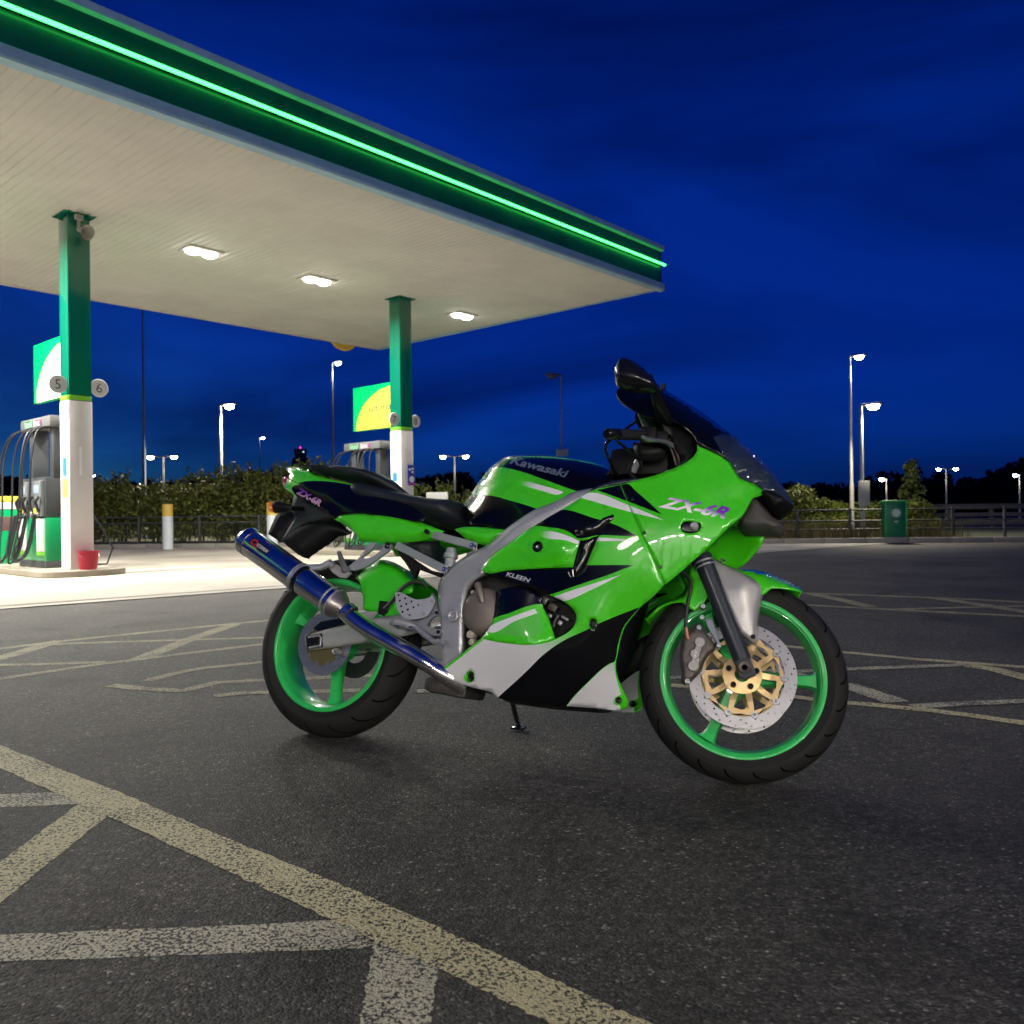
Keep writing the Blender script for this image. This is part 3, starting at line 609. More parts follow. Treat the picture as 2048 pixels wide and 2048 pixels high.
M_RAILD = bsdf('dull_railing', (.07, .075, .075), .6, metal=.4, var=.25, vscale=8)
def rail_run(px, Y0, Y1, zs, lab, bars, posts_px, name='guard_railing'):
    M_STEEL = M_RAILD
    """railing following the foot line between two photo columns"""
    a, b = on_line(Vector((0, 0, 0)), Vector(((px[0] - 1024) / FPX, 1, 0)), fA, fd), on_line(Vector((0, 0, 0)), Vector(((px[1] - 1024) / FPX, 1, 0)), fA, fd)
    e = empty(name, (a.x, a.y, .085)); tag(e, lab, 'railing', 'steel railings along the far kerb'); d = b - a; ln = d.length; d.normalize()
    for z in zs: MB().tube([d * 0 + Vector((0, 0, z)), d * ln + Vector((0, 0, z))], .02, 8).build('rail', M_STEEL, e)
    for u in posts_px:
        q = on_line(Vector((0, 0, 0)), Vector(((u - 1024) / FPX, 1, 0)), fA, fd) - a
        MB().box(q + Vector((0, 0, zs[0] / 2 + .01)) - Vector((0, .005, 0)), (.06, .06, zs[0] + .06), Matrix.Rotation(math.atan2(fd.y, fd.x), 3, 'Z'), .008).build('post', M_STEEL, e)
    if bars:
        V = MB(); k = 0.0
        while k < ln:
            V.tube([d * k + Vector((0, 0, zs[-1])), d * k + Vector((0, 0, zs[1]))], .006, 4, cap=False); k += .085
        o = V.build('bar_infill', M_STEEL, e); o['kind'] = 'stuff'
    return e
rail_run((150, 900), 0, 0, (.70, .55, .06), 'low grey steel guard railing in front of the left hedge', True, (157, 278, 399, 518, 640, 760, 880))
rail_run((1500, 2150), 0, 0, (.68, .42, .22), 'grey steel railing along the right verge', False, (1594, 1700, 1800, 1905, 2009, 2110))
# timber fence on the rise behind
tf = empty('timber_fence', AT(1800, 1030, 30)); tag(tf, 'weathered timber post-and-rail fence on the dark rise at right', 'fence'); base = Vector(tf.location); tf.location.z = 0
M_TIM = bsdf('weathered_timber', (.20, .17, .12), .85, var=.3, vscale=15)
fa, fb = AT(1815, 1018, 30), AT(2100, 1018, 30)
for u in (1819, 1900, 1982, 2066):
    q = AT(u, 1018, 30) - base; MB().box((q.x, q.y, .45), (.12, .12, .95), None, .01).build('post', M_TIM, tf)
for z in (.86, .55, .25):
    MB().box(((fa + fb) / 2 - base).xy.to_3d() + Vector((0, -.08, z)), ((fb - fa).length, .05, .13), None, .006).build('rail', M_TIM, tf)
# bollards
M_BW = bsdf('bollard_white', (.58, .62, .64), .5, var=.1, vscale=6); M_BY = bsdf('bollard_yellow', (.55, .38, .06), .5)
for u, v, lab in ((336, 1098, 'white bollard with yellow top in front of the left railings'), (545, 1098, 'white and yellow bollard half hidden behind the rear indicator')):
    p = G(u, v, .004); e = empty('bollard', (p.x, p.y, .004)); tag(e, lab, 'bollard', 'white and yellow bollards'); 
    MB().lathe([(0, 0), (.125, 0), (.125, .80), (0, .80)], (0, 0, 0), (0, 0, 1), seg=24).build('post', M_BW, e); MB().lathe([(.126, .80), (.126, 1.08), (.115, 1.10), (0, 1.105)], (0, 0, 0), (0, 0, 1), seg=24).build('cap', M_BY, e)
# rounded bush at the end of the right railing
c = AT(1600, 1080, 22.6); e = empty('bush', (c.x, c.y, .085)); tag(e, 'rounded leafy bush beside the motorcycle nose at the right railing', 'bush')
P_ = [blob_points(rng, (rng.uniform(-.33, .33), rng.uniform(-.3, .3), rng.uniform(.15, 1.2)), (.26, .26, .25), 130) for _ in range(34)]
leaves('foliage', np.concatenate(P_), .05, M_LEAFY, e, 7); MB().tube([(0, 0, 0), (.03, 0, .5), (-.05, .03, 1.1)], [.04, .03, .012], 6).build('stem', M_BARK, e)
# low hedge strip and rough grass on the right verge
for i in range(5):
    c = AT(1660 + 45 * i, 1030, 27.5); e = empty('low_shrub', (c.x, c.y, .085)); tag(e, '%s low shrub beyond the right railing, counted from the motorcycle nose' % ORD[i], 'shrub', 'low shrubs beyond the right railing')
    P_ = [blob_points(rng, (rng.uniform(-.45, .45), rng.uniform(-.3, .3), rng.uniform(.2, .85 + .12 * (i == 0))), (.22, .22, .16), 90) for _ in range(20)]
    leaves('foliage', np.concatenate(P_), .055, M_LEAFY, e, 60 + i)
    MB().tube([(0, 0, 0), (.02, 0, .5)], [.03, .015], 6).build('stem', M_BARK, e)
V = []; F = []; rg = random.Random(4)
for _ in range(5200):
    s = rg.uniform(2, 13) if rg.random() < .55 else rg.uniform(9.5, 15.5); q = kerb0 + fd * (16 + s - 10) + fn * rg.uniform(.1, 2.6); h_ = rg.uniform(.05, .22) * (2.9 if s > 8.5 else 1.0); a = rg.uniform(0, 6.3); k = len(V)
    d_ = Vector((math.cos(a), math.sin(a), 0)); V += [Vector((q.x, q.y, .085)) + d_ * .008, Vector((q.x, q.y, .085)) - d_ * .008, Vector((q.x, q.y, .085 + h_)) + d_.orthogonal() * .0 + Vector((rg.uniform(-.06, .06), rg.uniform(-.06, .06), 0))]; F.append((k, k + 1, k + 2))
o = mesh_obj('rough_grass', V, F, bsdf('dry_grass', (.13, .11, .04), .8, var=.4, vscale=5)); tag(o, 'rough dry grass along the right verge', 'grass', kind='stuff')
# sapling
c = AT(1822, 1020, 28); e = empty('young_tree', (c.x, c.y, .085)); tag(e, 'small leafy young tree lit yellow-green beyond the green bin', 'tree')
tr = MB().tube([(0, 0, 0), (.02, 0, .7), (-.03, 0, 1.5), (.0, 0, 2.1)], [.04, .032, .022, .01], 7).build('trunk', M_BARK, e)
for a in range(7): MB().tube([(0, 0, .7 + .17 * a), (math.cos(a * 2.1) * .4, math.sin(a * 2.1) * .4, 1.0 + .17 * a)], [.016, .005], 5).build('branch', M_BARK, tr)
P_ = [blob_points(rng, (math.cos(k * 2.4) * r_, math.sin(k * 2.4) * r_, z_), (.2, .2, .16), 70) for k, (r_, z_) in enumerate([(.42 * (1 - .07 * j) * (1 if j % 3 else .5), .75 + .11 * j) for j in range(14)])]
leaves('crown', np.concatenate(P_), .065, M_LEAFY, e, 8)
# far wood: one dark mass
prof = [(-200, 940), (0, 948), (200, 955), (380, 958), (400, 945), (420, 958), (455, 944), (530, 936), (590, 945), (700, 960), (850, 948), (900, 940), (960, 945), (985, 928), (1010, 922), (1060, 935), (1250, 930), (1400, 915), (1540, 962), (1600, 958), (1680, 962), (1740, 958), (1770, 938), (1810, 940), (1830, 966), (1850, 952), (1860, 934), (1900, 948), (1960, 954), (1990, 936), (2010, 926), (2048, 908), (2250, 900)]
P_ = []
for i in range(len(prof) - 1):
    (u0, v0), (u1, v1) = prof[i], prof[i + 1]; n = max(2, int((u1 - u0) / 9))
    for k in range(n):
        t = k / n; u, v = u0 + (u1 - u0) * t, v0 + (v1 - v0) * t; Y = 78 + rng.uniform(-4, 8); top = AT(u, v, Y)
        z = top.z - .5 - rng.uniform(0, .5)
        for q_ in range(4): P_.append(blob_points(rng, (top.x + rng.normal() * .5, top.y, z * (1 - .24 * q_)), (.62, .62, .55), 46, .2))
wd = leaves('far_woodland', np.concatenate(P_), .26, M_LEAFD, None, 21); tag(wd, 'dark wood along the horizon behind the hedges and lamps', 'woodland', kind='stuff')
und = MB(); 
for i in range(len(prof) - 1):
    a, b = AT(prof[i][0], prof[i][1] + 22, 82), AT(prof[i + 1][0], prof[i + 1][1] + 22, 82); und.prism([Vector((a.x, a.y, 0)), Vector((b.x, b.y, 0)), b, a], (0, 1, 0), 0, 3)
uo = und.build('wooded_bank', M_LEAFD, None, smooth=False); tag(uo, kind='structure')

# green litter bin on the right verge
p = on_line(Vector((0, 0, 0)), Vector(((1787 - 1024) / FPX, 1, 0)), fA - fn * .20, fd); e = empty('litter_bin', (p.x, p.y, .085)); tag(e, 'green square litter bin with a pale round emblem on the right verge', 'bin')
fz = math.atan2(-p.x, p.y) * .4; RB = Matrix.Rotation(fz, 3, 'Z'); M_BING = bsdf('bin_green', (.0, .12, .055), .4); M_BINL = bsdf('bin_bright_green', (.01, .30, .07), .4)
MB().box((0, 0, .44), (.44, .44, .80), RB, .02).build('body', M_BING, e); MB().box((0, 0, .02), (.40, .40, .05), RB, .005).build('foot', M_STEEL, e)
for s in (-1, 1): MB().box(RB @ Vector((s * .222, -.20, .44)), (.035, .06, .82), RB, .012).build('corner_post', M_BINL, e)
MB().box((0, 0, .865), (.47, .47, .06), RB, .02).build('lid', M_BINL, e)
em = MB()
for k in range(16):
    a = k * math.pi / 8; pt = [(0, 0), (.075 * math.cos(a - .2), .075 * math.sin(a - .2)), (.115 * math.cos(a), .115 * math.sin(a)), (.075 * math.cos(a + .2), .075 * math.sin(a + .2))]
    em.prism([RB @ Vector((x, -.2225 - .0005 * (k % 2), z + .60)) for x, z in pt], RB @ Vector((0, -1, 0)), 0, .004)
em.build('emblem', bsdf('emblem_pale', (.45, .58, .5), .5), e, smooth=False)
for dz, wd_ in ((.41, .10), (.385, .08)): MB().box(RB @ Vector((0, -.223, dz)), (wd_, .004, .012), RB).build('print_line', MATS['emblem_pale'], e, smooth=False)

# ================================================================== street lamps
M_LAMP = bsdf('street_lamp_lens', (.9, .9, .85), .3, emit=(1, .90, .66), estr=55); M_LAMPW = bsdf('street_lamp_lens_cool', (.9, .9, .9), .3, emit=(.92, .96, 1), estr=40)
M_HOUS = bsdf('lamp_housing', (.22, .23, .23), .5, metal=.3)
def lamp_head(e, z, side, lens, k=1.0, x0=0.0):
    """side: direction the head points"""
    s = Vector(side).normalized(); ax = s
    R = Matrix.Rotation(math.atan2(s.y, s.x), 3, 'Z')
    def q(x, y, zz): return R @ Vector((x * k, y * k, zz * k)) + Vector((0, 0, z)) + s * x0
    out = [(0, .05), (.10, .11), (.32, .15), (.52, .12), (.60, .05), (.60, -.05), (.52, -.12), (.32, -.15), (.10, -.11), (0, -.05)]
    b = MB(); b.prism([q(x, y, .03 + .06 * x) for x, y in out], (0, 0, 1), 0, .06 * k); hd_ = b.build('lamp_head', M_HOUS, e, smooth=False, bev=.012 * k)
    prof = [(0, -.14), (.06, -.13), (.105, -.085), (.12, -.02), (.11, .03)]
    g = MB(); g.lathe([(r * k, o * k) for r, o in prof], q(.34, 0, .035), (0, 0, 1), seg=16)
    for i, v in enumerate(g.v):
        c = q(.34, 0, .035); d_ = v - c; al = d_.dot(s); g.v[i] = v + s * al * .45
    g.build('lens', lens, hd_)
    return q(.34, 0, -.1)
def street_lamp(u_head, v_head, Y, lab, lens=None, sides=(1,), k=1.0, u_foot=None, power=0, box=None, color=(1, .86, .62), r=(.075, .045)):
    top = AT(u_head, v_head, Y); zf = .085 if Y > 20 else 0
    e = empty('street_lamp', (top.x, top.y, zf)); tag(e, lab, 'street lamp', 'street lamps around the station'); H = top.z - zf
    MB().tube([(0, 0, 0), (0, 0, H * .28)], r[0] * k, 10).build('pole_base', M_POLE, e)
    MB().tube([(0, 0, H * .28), (0, 0, H)], [r[0] * k * .8, r[1] * k], 10).build('pole', M_POLE, e)
    for s in sides:
        sd_ = Vector((s, -.25, 0)).normalized(); off = .0 if len(sides) == 1 else .32 * k
        if off: MB().tube([(0, 0, H), Vector((0, 0, H)) + sd_ * off], .03 * k, 8).build('arm', M_POLE, e)
        c = lamp_head(e, H - .03 * k, sd_, lens or M_HOUS, k, off)
        if power:
            ld = bpy.data.lights.new('street_lamp_light', 'SPOT'); ld.energy = power; ld.color = color; ld.shadow_soft_size = .18; ld.spot_size = rad(150); ld.spot_blend = .6
            lo = bpy.data.objects.new('street_lamp_light', ld); link(lo, e); lo.location = c - Vector((0, 0, .14))
    if box:
        z0, z1, wbx = box
        MB().box((0, -.06 - r[0] * k, (z0 + z1) / 2), (wbx, .04, z1 - z0), None, .01).build('notice_board', bsdf('notice_grey', (.42, .44, .42), .5), e)
    return e
def zat(v, Y, u): return AT(u, v, Y).z - .085
street_lamp(441, 812, 29, 'bright lamp on a thick pole rising behind the left hedge', M_LAMP, (1,), 1.0, power=3800, box=(zat(984, 29, 448), zat(966, 29, 448), .45))
street_lamp(664, 726, 44, 'tall slim lamp seen between the two canopy columns', M_LAMPW, (1,), 1.0, r=(.10, .05), power=300, color=(.95, .97, 1))
street_lamp(327, 914, 46, 'double-headed lamp above the left hedge near the dark mast', M_LAMP, (-1, 1), 1.0, power=120)
street_lamp(909, 913, 46, 'double-headed lamp just left of the fuel tank', M_LAMP, (-1, 1), .95, power=120)
street_lamp(519, 876, 70, 'tiny distant lamp left of the control tower', M_LAMPW, (1,), .9)
street_lamp(1122, 752, 31, 'unlit flat lamp on a pole between tank and mirror', None, (-1,), 1.0, r=(.06, .035), box=(zat(913, 31, 1122), zat(899, 31, 1122), .44))
street_lamp(1700, 714, 24.5, 'taller of the two lamps at the right of the motorcycle', M_LAMPW, (1,), .72, r=(.085, .04), power=420, color=(.95, .97, 1))
street_lamp(1722, 812, 22.9, 'shorter bright lamp with grey notice board beside the green bin', M_LAMP, (1,), .9, power=1100, box=(zat(1012, 22.9, 1722), zat(962, 22.9, 1722), .30))
street_lamp(1773, 958, 48, 'small lamp facing left behind the young tree', M_LAMP, (-1,), .9, power=60)
street_lamp(1892, 938, 48, 'small double-headed lamp right of the young tree', M_LAMPW, (-1, 1), .75, power=60)
street_lamp(2039, 950, 46, 'small lamp cut close to the right picture edge', M_LAMPW, (-1,), .8, power=60)
for u, v, lab in ((181, 951, 'distant lamp touching the right side of the near column'), (212, 964, 'faint distant lamp low over the left end of the hedge'), (275, 968, 'faint distant lamp low over the hedge by the dark mast')):
    street_lamp(u, v, 60 if u < 200 else 95, lab, M_LAMPW, (1,), .7)
# unseen lamps added behind the photographer to light the motorcycle
def added_lamp(x, y, z, lab, power, color, soft, aim):
    e = empty('street_lamp', (x, y, 0)); tag(e, lab, 'street lamp', 'street lamps around the station')
    MB().tube([(0, 0, 0), (0, 0, z * .28)], .08, 10).build('pole_base', M_POLE, e); MB().tube([(0, 0, z * .28), (0, 0, z)], [.065, .045], 10).build('pole', M_POLE, e)
    d = (Vector((aim[0] - x, aim[1] - y, 0))).normalized(); c = lamp_head(e, z - .03, d, M_LAMP, 1.0)
    ld = bpy.data.lights.new('street_lamp_light', 'SPOT'); ld.energy = power; ld.color = color; ld.shadow_soft_size = soft; ld.spot_size = rad(58); ld.spot_blend = 1.0
    lo = bpy.data.objects.new('street_lamp_light', ld); link(lo, e); lo.location = c - Vector((0, 0, .2)); lo.rotation_euler = Vector((aim[0] - x, aim[1] - y, -z)).to_track_quat('-Z', 'Y').to_euler()
added_lamp(6.4, -5.2, 5.0, 'unseen lamp added behind the photographer to the right to light the motorcycle', 1000, (1, .91, .76), .6, (.5, 2.2))
added_lamp(-5.6, -6.2, 5.0, 'unseen lamp added behind the photographer to the left to light the motorcycle', 420, (1, .91, .76), .6, (-.3, 2.3))

# unseen shop added behind the photographer to light the motorcycle and mirror in it
sh = empty('added_shop', (1.2, -9.6, 0)); tag(sh, 'unseen low shop added behind the photographer, its eaves lights brightening the motorcycle', 'shop')
M_SHW = bsdf('shop_wall', (.42, .42, .40), .7, var=.08, vscale=2); M_PANE = bsdf('added_shop_window', (.5, .5, .5), .2, emit=(1, .95, .88), estr=1.2); M_EAVE = bsdf('added_eaves_light', (.9, .9, .9), .3, emit=(1, .95, .86), estr=350)
MB().box((0, -3.1, 1.75), (13.2, 6, 3.5), None, .02).build('wall', M_SHW, sh); MB().box((0, -2.8, 3.6), (13.8, 7.2, .22), None, .03).build('roof', M_DKG, sh); MB().box((0, -.02, .25), (13.0, .16, .5), None, .01).build('plinth', bsdf('shop_plinth', (.12, .12, .12), .7), sh)
for k in range(8):
    x = -5.6 + 1.6 * k
    if k == 4:
        dr = MB().box((x, -.03, 1.25), (1.2, .10, 2.1), None, .01).build('door', M_BLACKPL, sh); MB().box((x, .03, 1.45), (.9, .03, 1.5), None, .004).build('door_glass', M_PANE, dr); continue
    fr = MB()
    for a in (-.68, .68): fr.box((x + a, 0, 1.65), (.09, .12, 1.9))
    for z in (.70, 1.65, 2.60): fr.box((x, .0, z), (1.36, .10, .09))
    f_ = fr.build('window', M_BLACKPL, sh, smooth=False)
    for z in (1.175, 2.125): MB().box((x, -.005, z), (1.27, .03, .86)).build('pane', M_PANE, f_, smooth=False)
for k in range(9):                                                    # added strip lights under the eaves, brightening the motorcycle
    f_ = MB().box((-6.2 + 1.55 * k, .45, 3.46), (1.0, .20, .07), None, .008).build('light_fitting', M_WHITE, sh); MB().box((-6.2 + 1.55 * k, .47, 3.405), (.92, .15, .035), None, .01).build('tube', M_EAVE, f_)
# dark mast by the hedge
p = AT(289, 1000, 28); e = empty('mast', (p.x, p.y, .085)); tag(e, 'thin dark unlit mast rising behind the left hedge', 'mast'); H = AT(287, 560, 28).z
MB().tube([(0, 0, 0), (0, 0, H * .35)], .06, 10).build('lower_tube', M_POLE2 if 'M_POLE2' in globals() else bsdf('mast_paint', (.10, .13, .18), .5), e); MB().tube([(0, 0, H * .35), (0, 0, H)], [.038, .03], 10).build('upper_tube', MATS['mast_paint'], e)
# pale cabinet behind the seat
p = AT(874, 1000, 20.2); b0, b1 = AT(853, 985, 20.2), AT(896, 985, 20.2); zt = b0.z; e = empty('utility_cabinet', (p.x, p.y, .004)); tag(e, 'plain pale grey cabinet seen just behind the rider seat', 'cabinet')
MB().box((0, .15, zt / 2), (b1.x - b0.x, .30, zt), None, .015).build('case', bsdf('cabinet_grey', (.40, .40, .38), .5), e); MB().box((0, -.004, zt * .5), ((b1.x - b0.x) * .86, .012, zt * .9), None, .004).build('door', bsdf('cabinet_door', (.36, .36, .34), .5), e)
MB().box((.12, -.014, zt * .55), (.03, .014, .07), None, .003).build('handle', M_STEEL, e)
# control tower on the horizon
Y = 260; a, b = AT(585, 920, Y), AT(617, 920, Y); c = (a + b) / 2; W_ = (b - a).length; tz = AT(600, 897, Y).z; e = empty('control_tower', (c.x, c.y, 0)); tag(e, 'dark control tower with a red light on top behind the motorcycle tail', 'tower')
M_TWR = bsdf('tower_dark', (.012, .015, .02), .6); z1 = AT(600, 948, Y).z
MB().lathe([(0, 0), (W_ * .33, 0), (W_ * .33, z1), (W_ * .52, z1 + .4), (W_ * .56, z1 + (tz - z1) * .45), (W_ * .47, z1 + (tz - z1) * .62), (W_ * .36, z1 + (tz - z1) * .66), (0, z1 + (tz - z1) * .66)], (0, 0, 0), (0, 0, 1), seg=16).build('shaft', M_TWR, e)
zc = z1 + (tz - z1) * .66
MB().lathe([(0, zc + .01), (W_ * .34, zc + .01), (W_ * .42, tz - .6), (W_ * .40, tz - .2), (0, tz)], (0, 0, 0), (0, 0, 1), seg=12).build('cab', bsdf('tower_glass', (.02, .03, .05), .15), e)
MB().lathe([(0, -.3), (.3, 0), (0, .5)], (0, 0, tz + .2), (0, 0, 1), seg=10).build('red_beacon', bsdf('red_beacon', (.6, .02, .1), .4, emit=(1, .02, .25), estr=3), e)
MB().lathe([(0, -.3), (.35, 0), (0, .3)], (1.4, -W_ * .42, tz - 1.2), (0, 0, 1), seg=10).build('white_lamp', bsdf('tower_lamp', (.6, .7, .8), .4, emit=(.5, .7, .9), estr=1.2), e)
# ================================================================== motorcycle
RX, RY, HEAD, LEAN, STEER = -.6553, 2.9768, rad(23.394), rad(15.181), rad(11.605)
_fw = np.array([math.cos(HEAD), -math.sin(HEAD), 0]); _r0 = np.array([-math.sin(HEAD), -math.cos(HEAD), 0]); _z = np.array([0, 0, 1.0])
_up = _z * math.cos(LEAN) - _r0 * math.sin(LEAN); _rt = _r0 * math.cos(LEAN) + _z * math.sin(LEAN)
MB_W = Matrix(((_fw[0], -_rt[0], _up[0], RX), (_fw[1], -_rt[1], _up[1], RY), (_fw[2], -_rt[2], _up[2], -0.003), (0, 0, 0, 1)))
bike = bpy.data.objects.new('motorcycle', None); link(bike); bike.matrix_world = MB_W
tag(bike, 'lime green, black and white sport motorcycle leaning on its side stand', 'motorcycle')
BI = MB_W.inverted()
RA, FA = Vector((0, 0, .318)), Vector((1.405, 0, .2955))
_ax = Vector((-math.sin(rad(24)), 0, math.cos(rad(24))))
SM = Matrix.Translation(FA) @ Matrix.Rotation(STEER, 4, _ax) @ Matrix.Translation(-FA)      # steered parts
def _pl(u, v, lat, Minv):
    o = Minv @ Vector(ORI); d = Minv.to_3x3() @ Vector(ray(u, v)); t = (-lat - o.y) / d.y
    return o + d * t
def P(u, v, lat): return _pl(u, v, lat, BI)                       # pixel at a lateral distance right of the centre plane -> bike space
SI = SM.inverted() @ BI
def PS(u, v, lat): return _pl(u, v, lat, SI)                      # the same in the steered frame
def KA(x, y): return (1150 + x / 3.22, 680 + y / 3.22)
def KB(x, y): return (850 + x / 3.864, 880 + y / 3.864)
def KC(x, y): return (460 + x / 3.864, 900 + y / 3.864)
def KD(x, y): return (1220 + x / 3.864, 1100 + y / 3.864)
def KE(x, y): return (500 + x / 4.293, 1100 + y / 4.293)
def KG(x, y): return (880 + x / 6.44, 1120 + y / 6.44)
def KH(x, y): return (900 + x / 4.83, 1300 + y / 4.83)
def KI(x, y): return (540 + x / 8.05, 920 + y / 8.05)
def KJ(x, y): return (660 + x / 8.05, 1080 + y / 8.05)
def KL(x, y): return (1180 + x / 8.05, 820 + y / 8.05)
def KM(x, y): return (1330 + x / 6.44, 1180 + y / 6.44)
def K(f, *pts): return [f(*p) for p in pts]
def tps(ctrl):
    C = np.array(ctrl, float); X = C[:, :2] / 100; n = len(C)
    d = np.linalg.norm(X[:, None] - X[None], axis=2); A = np.where(d > 0, d * d * np.log(d + 1e-12), 0) + np.eye(n) * .02
    Pm = np.c_[np.ones(n), X]; M_ = np.block([[A, Pm], [Pm.T, np.zeros((3, 3))]]); w = np.linalg.solve(M_, np.r_[C[:, 2], 0, 0, 0])
    def f(u, v):
        q = np.array([u, v]) / 100; r = np.linalg.norm(X - q, axis=1)
        return float((w[:n] * np.where(r > 0, r * r * np.log(r + 1e-12), 0)).sum() + w[n] + w[n + 1] * q[0] + w[n + 2] * q[1])
    return f
def smooth_poly(pts, n=5, closed=True, ang=52):
    """Catmull-Rom through the traced points; sharp turns stay sharp"""
    P_ = [np.array(p[:2], float) for p in pts]; m = len(P_); T = []
    for i in range(m):
        a, b, c = P_[i - 1] if (closed or i) else P_[0], P_[i], P_[(i + 1) % m] if (closed or i < m - 1) else P_[-1]
        v1, v2 = b - a, c - b; l1, l2 = np.linalg.norm(v1), np.linalg.norm(v2)
        if l1 < 1e-6 or l2 < 1e-6: T.append(None); continue
        cs = v1 @ v2 / (l1 * l2); T.append(None if cs < math.cos(rad(ang)) else (v1 / l1 + v2 / l2) / 2)
    out = []
    for i in range(m if closed else m - 1):
        a, b = P_[i], P_[(i + 1) % m]; L0 = np.linalg.norm(b - a); k = max(1, min(n, int(L0 / 4)))
        ta = T[i] * L0 if T[i] is not None else (b - a); tb = T[(i + 1) % m] * L0 if T[(i + 1) % m] is not None else (b - a)
        for j in range(k):
            t = j / k; h = (2 * t ** 3 - 3 * t * t + 1, t ** 3 - 2 * t * t + t, -2 * t ** 3 + 3 * t * t, t ** 3 - t * t)
            out.append(tuple(h[0] * a + h[1] * ta + h[2] * b + h[3] * tb))
    if not closed: out.append(tuple(P_[-1]))
    return out
def inside(poly, q):
    x, y = q; c = False; n = len(poly); j = n - 1
    for i in range(n):
        xi, yi = poly[i]; xj, yj = poly[j]
        if (yi > y) != (yj > y) and x < (xj - xi) * (y - yi) / (yj - yi) + xi: c = not c
        j = i
    return c
def pdist(poly, closed=True):
    A = np.array(poly); B_ = np.roll(A, -1, 0)
    if not closed: A, B_ = A[:-1], B_[:-1]
    D_ = B_ - A; L2 = (D_ ** 2).sum(1) + 1e-9
    def f(u, v):
        q = np.array([u, v]); t = np.clip(((q - A) * D_).sum(1) / L2, 0, 1); return float(np.sqrt((((A + D_ * t[:, None]) - q) ** 2).sum(1)).min())
    return f
def cdt(outline, graphics=(), holes=(), step=9.0):
    """triangulate an outline in the picture plane; every painted edge becomes a mesh edge"""
    V = []; E = []
    def ring(p):
        n = len(V); V.extend(Vector(q) for q in p); E.extend((n + i, n + (i + 1) % len(p)) for i in range(len(p)))
    ring(outline)
    for h in holes: ring(h)
    for g, _ in graphics: ring(g)
    us = [p[0] for p in outline]; vs2 = [p[1] for p in outline]; dist = pdist(outline); rows = 0
    v = min(vs2) + step * .5
    while v < max(vs2):
        u = min(us) + (step * .5 if rows % 2 else 0)
        while u < max(us):
            if inside(outline, (u, v)) and dist(u, v) > step * .45: V.append(Vector((u, v)))
            u += step
        v += step * .87; rows += 1
    vo, _, fo, _, _, _ = delaunay_2d_cdt(V, E, [], 0, 1e-4)
    F = []; FM = []
    for f in fo:
        c = (sum(vo[i].x for i in f) / len(f), sum(vo[i].y for i in f) / len(f))
        if not inside(outline, c) or any(inside(h, c) for h in holes): continue
        a, b, d = (vo[i] for i in f[:3]); ar = (b - a).cross(d - a)
        if abs(ar) < 1e-5: continue
        F.append(tuple(f) if ar < 0 else tuple(reversed(f)))
        k = 0
        for j, (g, m) in enumerate(graphics):
            if inside(g, c): k = j + 1
        FM.append(k)
    return vo, F, FM
def panel(name, outline, lat, mat, graphics=(), holes=(), parent=bike, thick=.004, step=9.0, mirror=True, steered=False, sm=True, edge_smooth=True, glide=None):
    ol = smooth_poly(outline) if edge_smooth else list(outline)
    gr = [(smooth_poly(g), m) for g, m in graphics]; ho = [smooth_poly(h) for h in holes]
    vo, F, FM = cdt(ol, gr, ho, step); used = sorted({i for f in F for i in f}); ix = {j: i for i, j in enumerate(used)}
    proj = PS if steered else P
    V = [proj(vo[i].x, vo[i].y, lat(vo[i].x, vo[i].y)) for i in used]; F = [tuple(ix[i] for i in f) for f in F]
    mats = [mat] + [m for _, m in gr]; par = parent
    res = []
    for s in ((1, -1) if mirror else (1,)):
        VV = [Vector((p.x, p.y * s, p.z)) for p in V]; FF = F if s == 1 else [tuple(reversed(f)) for f in F]
        o = mesh_obj(name, VV, FF, mats, par, smooth=sm, fm=FM)
        if steered: o.matrix_local = SM
        if thick:
            so = o.modifiers.new('thickness', 'SOLIDIFY'); so.thickness = thick; so.offset = -1; so.use_rim = True
        res.append(o)
    return res
